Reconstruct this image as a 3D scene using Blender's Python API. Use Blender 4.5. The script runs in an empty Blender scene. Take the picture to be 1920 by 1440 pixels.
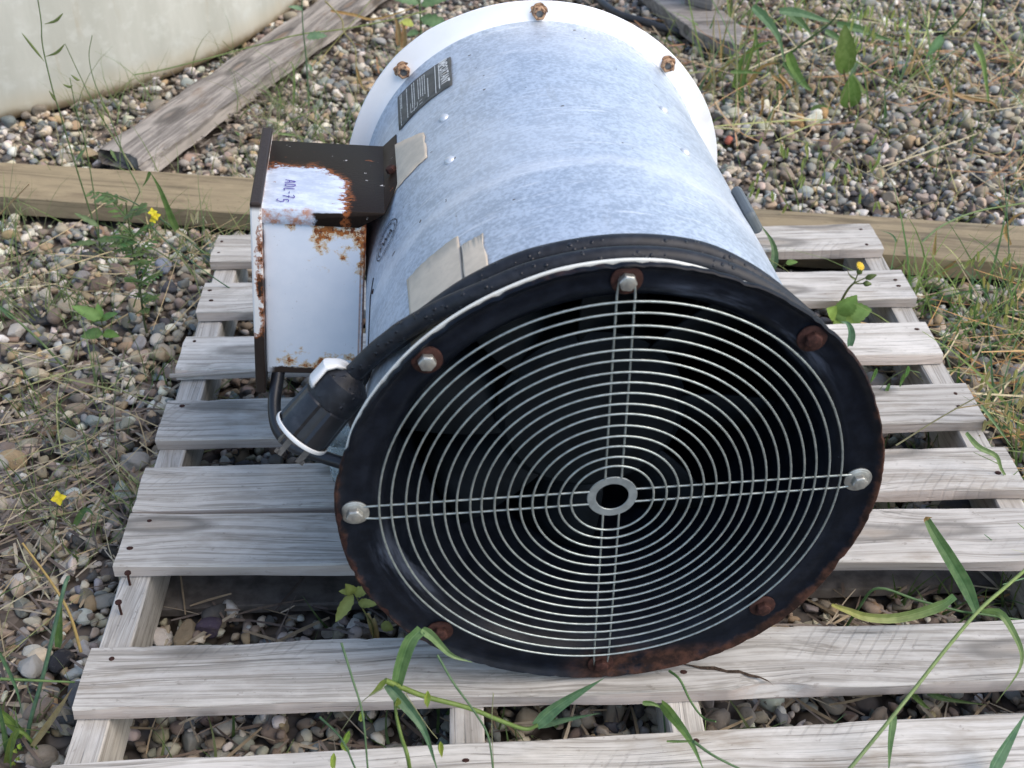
import bpy, bmesh, math, random
import numpy as np
from mathutils import Vector, Matrix, noise as mnoise

rnd = random.Random(7)
C = bpy.context.scene.collection
scene = bpy.context.scene
rad = math.radians

# ------------------------------------------------------------------ camera
CAM = Vector((0.4493, -0.7775, 1.0716))
PITCH, YAW, ROLL = rad(36.7949), rad(2.4874), rad(0.2245)
_f = Vector((math.sin(YAW)*math.cos(PITCH), math.cos(YAW)*math.cos(PITCH), -math.sin(PITCH)))
_r = Vector((math.cos(YAW), -math.sin(YAW), 0))
_u = _r.cross(_f)
RGT = math.cos(ROLL)*_r + math.sin(ROLL)*_u
UPV = -math.sin(ROLL)*_r + math.cos(ROLL)*_u
FPX = 2213.07
cd = bpy.data.cameras.new('camera'); cam = bpy.data.objects.new('camera', cd); C.objects.link(cam)
M = Matrix.Identity(4)
for i in range(3):
    M[i][0] = RGT[i]; M[i][1] = UPV[i]; M[i][2] = -_f[i]; M[i][3] = CAM[i]
cam.matrix_world = M
cd.sensor_width = 36.0; cd.lens = 36.0*FPX/1920.0
cd.clip_start = 0.02; cd.clip_end = 400
cd.dof.use_dof = True; cd.dof.focus_distance = 1.45; cd.dof.aperture_fstop = 9.0
scene.camera = cam

# ------------------------------------------------------------------ light
SUN_EL, SUN_AZ = rad(48), rad(112)          # azimuth clockwise from +Y
w = bpy.data.worlds.new('World'); scene.world = w; w.use_nodes = True
wn = w.node_tree; wn.nodes.clear()
sky = wn.nodes.new('ShaderNodeTexSky'); sky.sky_type = 'NISHITA'; sky.sun_disc = False
sky.sun_elevation = SUN_EL; sky.sun_rotation = SUN_AZ
sky.air_density = 1.0; sky.dust_density = 1.5; sky.ozone_density = 1.0
bg = wn.nodes.new('ShaderNodeBackground'); bg.inputs['Strength'].default_value = 0.15
wo = wn.nodes.new('ShaderNodeOutputWorld')
wn.links.new(sky.outputs[0], bg.inputs[0]); wn.links.new(bg.outputs[0], wo.inputs[0])
sd = bpy.data.lights.new('sun', 'SUN'); sd.energy = 1.3; sd.angle = rad(50); sd.color = (1.0, 0.87, 0.71)
so = bpy.data.objects.new('sun', sd); C.objects.link(so)
sdir = Vector((math.sin(SUN_AZ)*math.cos(SUN_EL), math.cos(SUN_AZ)*math.cos(SUN_EL), math.sin(SUN_EL)))
so.rotation_euler = (-sdir).to_track_quat('-Z', 'Y').to_euler(); so.location = sdir*6
vs = scene.view_settings
scene.display_settings.display_device = 'sRGB'
vs.view_transform = 'Standard'; vs.look = 'None'; vs.exposure = 1.1; vs.gamma = 1.0; vs.use_curve_mapping = False
scene.cycles.max_bounces = 8

# ------------------------------------------------------------------ helpers
def ray(px, py):
    return _f + RGT*((px-960)/FPX) - UPV*((py-720)/FPX)
def aty(px, py, y):                                   # where the line of sight meets the upright plane at depth y
    d = ray(px, py); return CAM + d*((y-CAM.y)/d.y)
def atz(px, py, z):
    d = ray(px, py); return CAM + d*((z-CAM.z)/d.z)

def tag(o, label=None, cat=None, group=None, kind=None):
    if label: o['label'] = label
    if cat: o['category'] = cat
    if group: o['group'] = group
    if kind: o['kind'] = kind
    return o
def empty(name, loc, label=None, cat=None, rot=(0, 0, 0), group=None):
    o = bpy.data.objects.new(name, None); C.objects.link(o); o.location = loc; o.rotation_euler = rot
    o.empty_display_size = 0.05
    return tag(o, label, cat, group)

class MB:
    def __init__(s): s.v = []; s.f = []; s.c = []; s.cur = (1, 1, 1)
    def vert(s, p, c=None): s.v.append(tuple(p)); s.c.append(c or s.cur); return len(s.v)-1
    def face(s, *ids): s.f.append(ids)
    def box(s, a, b, R=None, o=None):
        i = len(s.v)
        for k in range(8):
            p = Vector((b[0] if k & 1 else a[0], b[1] if k & 2 else a[1], b[2] if k & 4 else a[2]))
            if R is not None: p = R @ p
            if o is not None: p = p + o
            s.vert(p)
        for q in ((0, 2, 3, 1), (4, 5, 7, 6), (0, 1, 5, 4), (2, 6, 7, 3), (0, 4, 6, 2), (1, 3, 7, 5)):
            s.f.append(tuple(i+j for j in q))
    def tube(s, pts, r, n=8, closed=False, cap=True, cols=None):
        pts = [Vector(p) for p in pts]; m = len(pts)
        rs = r if isinstance(r, (list, tuple)) else [r]*m
        ref = None; rings = []
        for i in range(m):
            if closed: t = pts[(i+1) % m]-pts[i-1]
            else: t = pts[min(i+1, m-1)]-pts[max(i-1, 0)]
            t = t.normalized() if t.length > 1e-9 else Vector((0, 0, 1))
            if ref is None:
                ref = Vector((0, 0, 1)) if abs(t.z) < .9 else Vector((1, 0, 0))
            a = (ref - t*ref.dot(t)).normalized(); b = t.cross(a); ref = a
            rings.append([s.vert(pts[i]+(a*math.cos(2*math.pi*k/n)+b*math.sin(2*math.pi*k/n))*rs[i], cols[i] if cols else None) for k in range(n)])
        for i in range(m if closed else m-1):
            A = rings[i]; B = rings[(i+1) % m]
            for k in range(n): s.f.append((A[k], A[(k+1) % n], B[(k+1) % n], B[k]))
        if cap and not closed:
            s.f.append(tuple(rings[0][::-1])); s.f.append(tuple(rings[-1]))
    def lathe(s, prof, n=96, rf=None, closed=False):      # profile of (radius, y) round the Y axis; rf(angle, r) may change the radius
        rings = []
        for (r, y) in prof:
            ring = []
            for k in range(n):
                a = 2*math.pi*k/n
                R = rf(a, r) if rf else r
                ring.append(s.vert((R*math.sin(a), y, R*math.cos(a))))
            rings.append(ring)
        m = len(rings)
        for i in range(m if closed else m-1):
            A = rings[i]; B = rings[(i+1) % m]
            for k in range(n): s.f.append((A[k], B[k], B[(k+1) % n], A[(k+1) % n]))
        return rings
    def blade(s, pts, wid, c0, c1=None, face=None, fold=.25, prof=None, seg=None):
        pts = spline(pts, seg or max(6, 3*len(pts)))
        m = len(pts); c1 = c1 or c0; prev = None
        for i, p in enumerate(pts):
            t = (pts[min(i+1, m-1)]-pts[max(i-1, 0)]).normalized()
            fc = face or Vector((0.1, -1, .6))
            sd_ = t.cross(fc)
            if sd_.length < 1e-4: sd_ = t.cross(Vector((1, 0, .3)))
            sd_.normalize(); nn = sd_.cross(t).normalized()
            u = i/(m-1)
            ww = wid*(prof(u) if prof else min(1, .6+2.5*u)*max(.04, (1-u**1.5)))
            cc = tuple(a+(b-a)*u for a, b in zip(c0, c1)); cm = tuple(x*1.12 for x in cc)
            cd_ = tuple(x*.80 for x in cc); cl_ = tuple(min(1, x*1.28+.012) for x in cc); ed = tuple(min(1, x*1.06) for x in cc)
            tri = [s.vert(p+sd_*ww*x-nn*ww*fold*(1-abs(x)*2), c_) for x, c_ in ((.5, ed), (.34, cd_), (.19, ed), (.07, cd_), (0, cl_), (-.07, cd_), (-.19, ed), (-.34, cd_), (-.5, ed))]
            if prev:
                for j in range(8): s.f.append((prev[j], prev[j+1], tri[j+1], tri[j]))
            prev = tri
    def leaf(s, base, d, nrm, L, W, col, seg=10, serr=0., curl=.15, col2=None):
        d = d.normalized(); sd_ = d.cross(nrm).normalized(); nn = sd_.cross(d).normalized(); prev = None
        for i in range(seg+1):
            u = i/seg
            ww = W*.5*(math.sin(math.pi*min(1, u**.75*.96+.03))**.8)
            if serr and i % 2: ww *= 1-serr
            c = base + d*L*u - nn*L*curl*u*u
            cc = col if not col2 else tuple(a+(b-a)*u for a, b in zip(col, col2))
            cm = tuple(min(1, x*1.35+.01) for x in cc)
            tri = (s.vert(c+sd_*ww+nn*ww*.3, cc), s.vert(c, cm), s.vert(c-sd_*ww+nn*ww*.3, cc))
            if prev:
                s.f.append((prev[0], prev[1], tri[1], tri[0])); s.f.append((prev[1], prev[2], tri[2], tri[1]))
            prev = tri
    def build(s, name, mat=None, parent=None, smooth=None, colors=False, recalc=True):
        me = bpy.data.meshes.new(name); me.from_pydata(s.v, [], s.f)
        if recalc:
            bm = bmesh.new(); bm.from_mesh(me); bmesh.ops.recalc_face_normals(bm, faces=bm.faces); bm.to_mesh(me); bm.free()
        if colors:
            at = me.attributes.new('tint', 'FLOAT_COLOR', 'POINT')
            at.data.foreach_set('color', np.c_[np.array(s.c, dtype=np.float32), np.ones(len(s.c), dtype=np.float32)].ravel())
        if smooth is not None:
            me.polygons.foreach_set('use_smooth', [True]*len(me.polygons)); me.set_sharp_from_angle(angle=rad(smooth))
        me.update()
        if mat:
            for q in (mat if isinstance(mat, (list, tuple)) else [mat]): me.materials.append(q)
        o = bpy.data.objects.new(name, me); C.objects.link(o)
        if parent: o.parent = parent
        return o

def spline(pts, n):
    pts = [Vector(p) for p in pts]
    if len(pts) < 3: return [pts[0].lerp(pts[-1], i/(n-1)) for i in range(n)]
    P = [pts[0]*2-pts[1]]+pts+[pts[-1]*2-pts[-2]]; out = []
    for i in range(n):
        x = i/(n-1)*(len(pts)-1); k = min(int(x), len(pts)-2); t = x-k
        a, b, c, d = P[k:k+4]
        out.append(.5*((2*b)+(c-a)*t+(2*a-5*b+4*c-d)*t*t+(3*b-a-3*c+d)*t**3))
    return out
def bevel(o, wdt, seg=2, ang=30):
    m = o.modifiers.new('bevel', 'BEVEL'); m.width = wdt; m.segments = seg; m.limit_method = 'ANGLE'; m.angle_limit = rad(ang); return o

# ------------------------------------------------------------------ materials
class NT:
    def __init__(s, name):
        s.m = bpy.data.materials.new(name); s.m.use_nodes = True; s.t = s.m.node_tree; s.t.nodes.clear()
        s.out = s.t.nodes.new('ShaderNodeOutputMaterial'); s.b = s.t.nodes.new('ShaderNodeBsdfPrincipled')
        s.t.links.new(s.b.outputs[0], s.out.inputs[0])
    def set(s, sock, v):
        if isinstance(v, bpy.types.NodeSocket): s.t.links.new(v, sock)
        elif isinstance(v, (tuple, list)) and sock.type == 'RGBA' and len(v) == 3: sock.default_value = (*v, 1)
        else: sock.default_value = v
    def n(s, typ, ins={}, **props):
        nd = s.t.nodes.new(typ)
        for k, v in props.items(): setattr(nd, k, v)
        for k, v in ins.items(): s.set(nd.inputs[k], v)
        return nd
    def obj(s): return s.n('ShaderNodeTexCoord').outputs['Object']
    def rnd(s): return s.n('ShaderNodeObjectInfo').outputs['Random']
    def attr(s, nm): return s.n('ShaderNodeAttribute', attribute_name=nm).outputs['Color']
    def map(s, v, sc=(1, 1, 1), loc=(0, 0, 0), rot=(0, 0, 0)):
        return s.n('ShaderNodeMapping', {'Vector': v, 'Location': loc, 'Scale': sc, 'Rotation': rot}).outputs[0]
    def shift(s, v, k=17.):                           # each object its own stretch of the pattern
        r = s.rnd(); c = s.n('ShaderNodeCombineXYZ', {0: s.math('MULTIPLY', r, k), 1: s.math('MULTIPLY', r, k*2.3), 2: s.math('MULTIPLY', r, k*.7)}).outputs[0]
        return s.n('ShaderNodeVectorMath', {0: v, 1: c}, operation='ADD').outputs[0]
    def noise(s, v, sc, det=4, ro=.6, di=0.): return s.n('ShaderNodeTexNoise', {'Vector': v, 'Scale': sc, 'Detail': det, 'Roughness': ro, 'Distortion': di}).outputs[0]
    def vor(s, v, sc, feat='F1', out=0, rndm=1.): return s.n('ShaderNodeTexVoronoi', {'Vector': v, 'Scale': sc, 'Randomness': rndm}, feature=feat).outputs[out]
    def math(s, op, a, b=0., c=None, clamp=False):
        ins = {0: a, 1: b}
        if c is not None: ins[2] = c
        return s.n('ShaderNodeMath', ins, operation=op, use_clamp=clamp).outputs[0]
    def ramp(s, f, lo, hi, a=0., b=1.):
        return s.n('ShaderNodeMapRange', {0: f, 1: lo, 2: hi, 3: a, 4: b}, interpolation_type='SMOOTHSTEP').outputs[0]
    def mix(s, f, a, b, mode='MIX'):
        nd = s.n('ShaderNodeMix', data_type='RGBA', blend_type=mode)
        s.set(nd.inputs[0], f); s.set(nd.inputs[6], a); s.set(nd.inputs[7], b); return nd.outputs[2]
    def sep(s, v): return s.n('ShaderNodeSeparateXYZ', {0: v}).outputs
    def bump(s, h, st=.3, d=.002, nrm=None):
        ins = {'Height': h, 'Strength': st, 'Distance': d}
        if nrm is not None: ins['Normal'] = nrm
        return s.n('ShaderNodeBump', ins).outputs[0]
    def fin(s, col=None, rough=.6, metal=0., nrm=None, spec=.5, **kw):
        if col is not None: s.set(s.b.inputs['Base Color'], col)
        s.set(s.b.inputs['Roughness'], rough); s.set(s.b.inputs['Metallic'], metal); s.set(s.b.inputs['Specular IOR Level'], spec)
        if nrm is not None: s.set(s.b.inputs['Normal'], nrm)
        for k, v in kw.items(): s.set(s.b.inputs[k.replace('_', ' ')], v)
        return s.m

def m_wood(name, light, dark, stain, stain_amt=.5, gx=2.2, gy=55., saw=.25, knots=True, edge_warm_light=None):
    k = NT(name); o = k.shift(k.obj())
    d1 = k.noise(k.map(o, (2.0, 8, 8)), 1., 2, .5)
    wv = k.n('ShaderNodeVectorMath', {0: o, 1: k.n('ShaderNodeCombineXYZ', {0: 0., 1: k.math('MULTIPLY', d1, .075), 2: k.math('MULTIPLY', d1, .03)}).outputs[0]}, operation='ADD').outputs[0]
    ring = k.noise(k.map(wv, (gx*.35, gy*2.2, gy*2.2)), 1., 2, .5)
    fine = k.noise(k.map(wv, (gx*5, gy*8, gy*8)), 1., 3, .7)
    big = k.noise(k.map(o, (5, 16, 16)), 1., 5, .68)
    mot = k.noise(k.map(o, (16, 38, 38)), 1., 4, .7)
    g = k.math('ADD', k.math('MULTIPLY', ring, .5), k.math('MULTIPLY', fine, .5))
    col = k.mix(k.ramp(g, .36, .62), dark, light)
    col = k.mix(k.math('MULTIPLY', k.ramp(mot, .45, .7), .45), col, tuple(min(.7, c*1.22) for c in light))
    lines = k.math('MULTIPLY', k.ramp(ring, .455, .425), k.ramp(ring, .385, .415))
    col = k.mix(k.math('MULTIPLY', lines, .52), col, tuple(c*.6 for c in dark))
    crack = k.ramp(k.noise(k.map(wv, (gx*1.6, gy*4.5, gy*4.5), loc=(3, 1, 7)), 1., 2, .5), .365, .31)
    col = k.mix(k.math('MULTIPLY', crack, .55), col, tuple(c*.4 for c in dark))
    col = k.mix(k.math('MULTIPLY', k.ramp(big, .52, .74), stain_amt), col, stain)
    spk = k.noise(k.map(o, (70, 110, 110)), 1., 3, .7)
    col = k.mix(k.math('MULTIPLY', k.ramp(spk, .63, .72), .35), col, tuple(c*.5 for c in stain))
    h = k.math('ADD', k.math('MULTIPLY', g, .9), k.math('MULTIPLY', spk, .2)); h = k.math('SUBTRACT', h, k.math('MULTIPLY', crack, .5))
    if saw:
        x, y, z = k.sep(o)
        sw = k.n('ShaderNodeTexWave', {'Vector': k.map(o, (1, 1, 1), rot=(0, 0, rad(38))), 'Scale': 24., 'Distortion': 1.6, 'Detail': 2.}, wave_type='BANDS').outputs[1]
        am = k.ramp(k.noise(k.map(o, (4, 10, 4)), 1., 2), .54, .68)
        sw = k.math('MULTIPLY', k.ramp(sw, .8, .98), am)
        col = k.mix(k.math('MULTIPLY', sw, saw), col, tuple(c*.5 for c in dark)); h = k.math('SUBTRACT', h, k.math('MULTIPLY', sw, saw*.8))
    if knots:
        vv = k.map(o, (3.1, 13, 13)); dist = k.vor(vv, 1., 'F1', 0)
        dist = k.math('ADD', dist, k.math('MULTIPLY', k.noise(o, 40., 2), .06))
        kn = k.ramp(dist, .20, .10); kr = k.math('MULTIPLY', k.ramp(dist, .30, .20), k.ramp(dist, .10, .20))
        col = k.mix(k.math('MULTIPLY', kn, .5), col, stain); col = k.mix(k.math('MULTIPLY', kr, .75), col, tuple(c*.45 for c in dark))
        h = k.math('SUBTRACT', h, k.math('MULTIPLY', kr, .35))
    if edge_warm_light:
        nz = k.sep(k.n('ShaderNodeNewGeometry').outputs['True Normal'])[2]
        col = k.mix(k.math('MULTIPLY', k.ramp(nz, .6, .2), .6), col, edge_warm_light)  # warm light on upright faces, mixed into the wood colour
    hsv = k.n('ShaderNodeHueSaturation', {'Value': k.math('MULTIPLY_ADD', k.rnd(), .30, .86), 'Color': col}).outputs[0]
    return k.fin(hsv, .88, nrm=k.bump(h, .55, .0022), spec=.25)
M_DECK = m_wood('weathered_wood', (.49, .465, .42), (.315, .29, .25), (.21, .165, .115), .6, edge_warm_light=(.46, .375, .315))
M_STR = m_wood('stringer_wood', (.47, .45, .41), (.33, .31, .275), (.24, .2, .16), .4, saw=0, knots=False)
M_PLANK = m_wood('old_plank_wood', (.30, .27, .235), (.135, .12, .105), (.15, .085, .04), .8, gy=26, saw=0)
M_BEAM = m_wood('treated_lumber', (.275, .22, .135), (.22, .175, .11), (.12, .085, .055), .65, gx=1.6, gy=16, saw=0)
M_OFF = m_wood('grey_offcut_wood', (.30, .275, .25), (.17, .155, .14), (.14, .11, .085), .45, gy=38, saw=0)

def m_galv():
    k = NT('galvanised_steel'); o = k.obj()
    a = k.noise(o, 34., 6, .7); b = k.noise(o, 190., 3, .65); sp = k.vor(o, 120., 'F1', 1)
    c = k.noise(k.map(o, (5, 5, 5)), 1., 4, .55)
    f = k.math('ADD', k.math('MULTIPLY', a, .4), k.math('MULTIPLY', b, .6))
    col = k.mix(k.ramp(f, .40, .60), (.315, .37, .435), (.475, .54, .615))
    col = k.mix(k.math('MULTIPLY', k.ramp(c, .45, .66), .3), col, (.66, .69, .71))
    x, y, z = k.sep(o)
    streak = k.noise(k.map(o, (14, 160, 14)), 1., 3, .6)
    col = k.mix(k.math('MULTIPLY', k.ramp(streak, .60, .70), .35), col, (.78, .79, .80))
    scr = k.noise(k.map(o, (5, 420, 5), rot=(0, 0, rad(7))), 1., 2, .5)
    col = k.mix(k.math('MULTIPLY', k.math('MULTIPLY', k.ramp(scr, .66, .72), k.ramp(c, .42, .55)), .5), col, (.78, .80, .82))
    run = k.noise(k.map(o, (60, 5, 16), loc=(4, 2, 6)), 1., 4, .6)
    col = k.mix(k.math('MULTIPLY', k.ramp(run, .62, .76), .3), col, (.30, .31, .30))
    # a pale powdery ring left a hand's width behind the front flange
    bd = k.ramp(k.math('ABSOLUTE', k.math('SUBTRACT', k.math('ADD', y, k.math('MULTIPLY', a, .05)), .285)), .022, .0)
    col = k.mix(k.math('MULTIPLY', bd, .38), col, (.72, .74, .76))
    dk = k.ramp(k.noise(k.map(o, (95, 95, 95), loc=(3, 1, 2)), 1., 1, .5), .775, .79)
    col = k.mix(dk, col, (.10, .09, .085))
    return k.fin(col, k.math('MULTIPLY_ADD', f, .25, .34), .35, k.bump(f, .22, .0012))
M_GALV = m_galv()

def m_plain(name, col, rough, metal=0., var=.15, sc=40., bump=.15, dirt=None, spec=.5):
    k = NT(name); o = k.obj(); a = k.noise(o, sc, 4, .6)
    c = k.mix(k.ramp(a, .3, .7), tuple(x*(1-var) for x in col), tuple(min(1, x*(1+var)) for x in col))
    if dirt: c = k.mix(k.math('MULTIPLY', k.ramp(k.noise(o, sc*.5, 5, .7), .55, .72), .6), c, dirt)
    return k.fin(c, rough, metal, k.bump(a, bump, .001), spec)
M_WHITE = m_plain('white_flange_paint', (.80, .80, .79), .42, 0, .03, 18, .05, (.66, .64, .60))
M_ZINC = m_plain('zinc_bolt', (.38, .38, .35), .42, .75, .2, 120, .2, (.40, .33, .25))
M_RUST = m_plain('rusted_steel', (.040, .016, .012), .8, .1, .4, 180, .5, (.075, .028, .018), .25)
M_WIRE = m_plain('plated_wire', (.33, .37, .355), .40, .7, .2, 150, .15, (.45, .45, .42))
M_RUBBER = m_plain('black_rubber', (.011, .012, .015), .40, 0, .3, 60, .2, (.035, .037, .042))
M_NYLON = m_plain('white_nylon', (.62, .63, .62), .4, 0, .04, 30, .08, (.6, .58, .54))
M_BRASS = m_plain('dull_plug_blade', (.16, .15, .14), .45, .7, .2, 90, .2)
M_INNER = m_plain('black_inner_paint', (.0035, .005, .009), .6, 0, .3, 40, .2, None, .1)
M_GREYPL = m_plain('grey_bracket', (.10, .115, .12), .5, 0, .1, 30, .1)
M_BOTTOM = m_plain('shade_darkened_wood', (.13, .115, .10), .9, 0, .35, 30, .4, (.07, .06, .05), .2)  # shade under the deck put into the base colour, plus mottled dirt
M_RIVET = m_plain('rivet_head', (.55, .58, .60), .42, .35, .06)
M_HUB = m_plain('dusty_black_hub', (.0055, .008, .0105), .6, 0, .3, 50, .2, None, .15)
M_RED = m_plain('red_label', (.55, .03, .05), .5, 0, .05)
M_TAPE = m_plain('faded_tape', (.56, .48, .37), .8, 0, .08, 60, .15, (.40, .34, .27), .2)
M_INK = m_plain('black_print', (.03, .03, .035), .7, 0, .05)
M_PEN = m_plain('purple_pen_ink', (.06, .035, .25), .6, 0, .1)
M_LABEL = m_plain('label_black', (.06, .062, .055), .6, 0, .3, 90, .1, (.13, .13, .115))
M_LABELW = m_plain('label_print', (.62, .62, .58), .6, 0, .1)
M_HOSE = m_plain('black_hose', (.018, .019, .022), .5, 0, .2)

def m_black_enamel():
    k = NT('worn_black_enamel'); o = k.obj(); x, y, z = k.sep(o)
    n1 = k.noise(o, 11., 6, .68); n2 = k.noise(o, 60., 4, .65); n3 = k.noise(k.map(o, (1, 1, 1), loc=(5, 2, 1)), 26., 5, .7)
    col = k.mix(k.ramp(n2, .35, .7), (.0035, .005, .0085), (.0075, .010, .016))
    r = k.math('SQRT', k.math('ADD', k.math('MULTIPLY', x, x), k.math('MULTIPLY', z, z)))
    # pale scuffs, with glossy highlights painted in, running round the bell mouth
    ang = k.math('ARCTAN2', x, z)
    cv = k.n('ShaderNodeCombineXYZ', {0: k.math('MULTIPLY', ang, 1.3), 1: k.math('MULTIPLY', r, 38.), 2: 0.}).outputs[0]
    sc = k.noise(cv, 1.0, 5, .68)
    band = k.math('MULTIPLY', k.ramp(r, .214, .224), k.ramp(r, .256, .240))
    g1 = k.math('MULTIPLY', k.ramp(ang, .08, .25), k.ramp(ang, 1.15, .85)); g2 = k.math('MULTIPLY', k.ramp(ang, -2.35, -2.1), k.ramp(ang, -1.65, -1.85))
    sect = k.math('MULTIPLY_ADD', k.math('MAXIMUM', g1, g2), .9, .1)
    scm = k.math('MULTIPLY', k.math('MULTIPLY', k.ramp(sc, .46, .64), band), sect)
    col = k.mix(k.math('MULTIPLY', scm, .8), col, (.085, .10, .135))
    flk = k.ramp(n3, .725, .745)
    col = k.mix(k.math('MULTIPLY', flk, .8), col, (.18, .20, .23))
    # rust: the bitten outer rim and a patch low on the plate
    rim = k.ramp(k.math('ADD', r, k.math('MULTIPLY', k.math('SUBTRACT', n3, .5), .022)), .2685, .2745)
    low = k.math('MULTIPLY', k.ramp(z, -.226, -.246), k.ramp(k.math('ABSOLUTE', k.math('SUBTRACT', x, .06)), .115, .06))
    low = k.math('MULTIPLY', low, k.ramp(n1, .38, .5))
    ru = k.math('MAXIMUM', rim, k.math('MULTIPLY', low, .9))
    rc = k.mix(k.ramp(n2, .4, .65), (.022, .012, .009), (.075, .034, .022))
    col = k.mix(ru, col, rc)
    rough = k.mix(ru, k.mix(k.ramp(n1, .35, .65), (.28,)*3, (.48,)*3), (.9,)*3)
    return k.fin(col, rough, 0, k.bump(k.math('ADD', n2, k.math('MULTIPLY', ru, .6)), .3, .001), .14)
M_ENAMEL = m_black_enamel()

def m_box_top():
    k = NT('peeled_brown_paint'); o = k.obj(); x, y, z = k.sep(o)
    n = k.noise(k.map(o, (26, 46, 26)), 1., 7, .72); nf = k.noise(k.map(o, (150, 260, 150)), 1., 4, .7)
    dx = k.math('DIVIDE', k.math('SUBTRACT', x, .036), .060); dy = k.math('DIVIDE', k.math('SUBTRACT', y, .030), .085)
    d = k.math('SQRT', k.math('ADD', k.math('POWER', k.math('ABSOLUTE', dx), 2.6), k.math('POWER', k.math('ABSOLUTE', dy), 2.6)))
    e = k.math('ADD', d, k.math('MULTIPLY', k.math('SUBTRACT', n, .5), .95)); e = k.math('ADD', e, k.math('MULTIPLY', k.math('SUBTRACT', nf, .5), .42))
    white = k.math('MULTIPLY', k.ramp(e, 1.0, .955), k.math('SUBTRACT', 1., k.math('MULTIPLY', k.ramp(k.math('ADD', z, k.math('MULTIPLY', n, .006)), .001, -.001), k.ramp(k.math('ADD', x, k.math('MULTIPLY', n, .05)), .084, .090))))
    chip = k.ramp(k.noise(k.map(o, (60, 90, 60), loc=(2, 7, 1)), 1., 4, .65), .685, .70)
    rb = k.math('MULTIPLY', k.math('MULTIPLY', k.ramp(e, .90, .99), k.ramp(e, 1.22, 1.10)), k.ramp(nf, .42, .55))
    rb2 = k.ramp(k.noise(k.map(o, (30, 60, 30), loc=(9, 1, 1)), 1., 5, .7), .645, .67)
    brown = k.mix(nf, (.011, .007, .005), (.020, .014, .010))
    wcol = k.mix(k.ramp(n, .35, .6), (.64, .70, .78), (.46, .52, .61))
    col = k.mix(white, brown, wcol)
    col = k.mix(k.math('MULTIPLY', chip, .85), col, (.72, .70, .67))
    ru = k.math('MAXIMUM', rb, rb2)
    col = k.mix(k.math('MULTIPLY', ru, .85), col, k.mix(nf, (.12, .030, .012), (.38, .13, .04)))
    fr = k.math('MULTIPLY', k.ramp(y, .010, -.002), k.ramp(x, .062, .05)) # the bent lip, where paint is rust stained
    fr = k.math('MULTIPLY', fr, k.ramp(n, .46, .60))
    col = k.mix(k.math('MULTIPLY', fr, .85), col, (.44, .16, .04))
    return k.fin(col, .5, 0, k.bump(k.math('ADD', k.math('MULTIPLY', e, -.25), nf), .25, .0012), .1)
M_BOXTOP = m_box_top()

def m_box_front():
    k = NT('rust_stained_white_paint'); o = k.obj(); x, y, z = k.sep(o)
    n = k.noise(o, 55., 6, .68); nf = k.noise(o, 190., 3, .65)
    t = k.math('MULTIPLY', z, -1.); r = k.math('SUBTRACT', .121, x); b = k.math('ADD', z, .236)
    ft = k.math('MULTIPLY', k.ramp(t, .105, .018), k.ramp(x, .030, .085)); ft2 = k.math('MULTIPLY', k.ramp(t, .038, .018), k.ramp(k.math('ABSOLUTE', k.math('SUBTRACT', x, .03)), .035, .005))
    fr_ = k.math('MULTIPLY', k.ramp(r, .020, .002), k.ramp(t, .17, .04)); fb = k.math('MULTIPLY', k.ramp(b, .055, .012), k.ramp(x, -.004, .03))
    fb = k.math('MULTIPLY', fb, .74)
    fld = k.math('MAXIMUM', k.math('MAXIMUM', ft, ft2), k.math('MAXIMUM', fr_, fb))
    q = k.math('MULTIPLY', fld, k.math('MULTIPLY_ADD', nf, .3, .85)); q = k.math('ADD', k.math('MULTIPLY', q, .60), k.math('MULTIPLY_ADD', n, 2.3, -.70))
    halo = k.math('MULTIPLY', k.ramp(q, .74, .98), k.ramp(fld, .02, .25))
    rust = k.math('MULTIPLY', k.ramp(q, .985, 1.03), k.ramp(fld, .05, .3))
    edge = k.math('MULTIPLY', k.ramp(k.math('ADD', r, k.math('MULTIPLY', nf, .002)), .0042, .0028), k.ramp(r, -.01, .0))
    edge = k.math('MAXIMUM', edge, k.math('MULTIPLY', k.ramp(k.math('ABSOLUTE', k.math('SUBTRACT', r, .0052)), .0018, .0006), .8))
    col = k.mix(k.ramp(k.noise(o, 30., 4), .3, .7), (.70, .76, .83), (.75, .80, .86))
    col = k.mix(k.math('MULTIPLY', k.ramp(nf, .70, .74), .5), col, (.3, .28, .27))
    col = k.mix(k.math('MULTIPLY', halo, .75), col, (.58, .36, .11))
    col = k.mix(k.math('MAXIMUM', rust, k.math('MULTIPLY', edge, .8)), col, k.mix(k.ramp(nf, .35, .65), (.13, .030, .010), (.42, .145, .032)))
    eat = k.ramp(k.math('ADD', b, k.math('MULTIPLY', k.math('SUBTRACT', n, .5), .022)), .012, .009)
    col = k.mix(k.math('MULTIPLY', eat, k.ramp(x, .0, .012)), col, (.03, .018, .013))
    return k.fin(col, .42, 0, k.bump(k.math('ADD', n, rust), .2, .001))
M_BOXFRONT = m_box_front()

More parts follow.
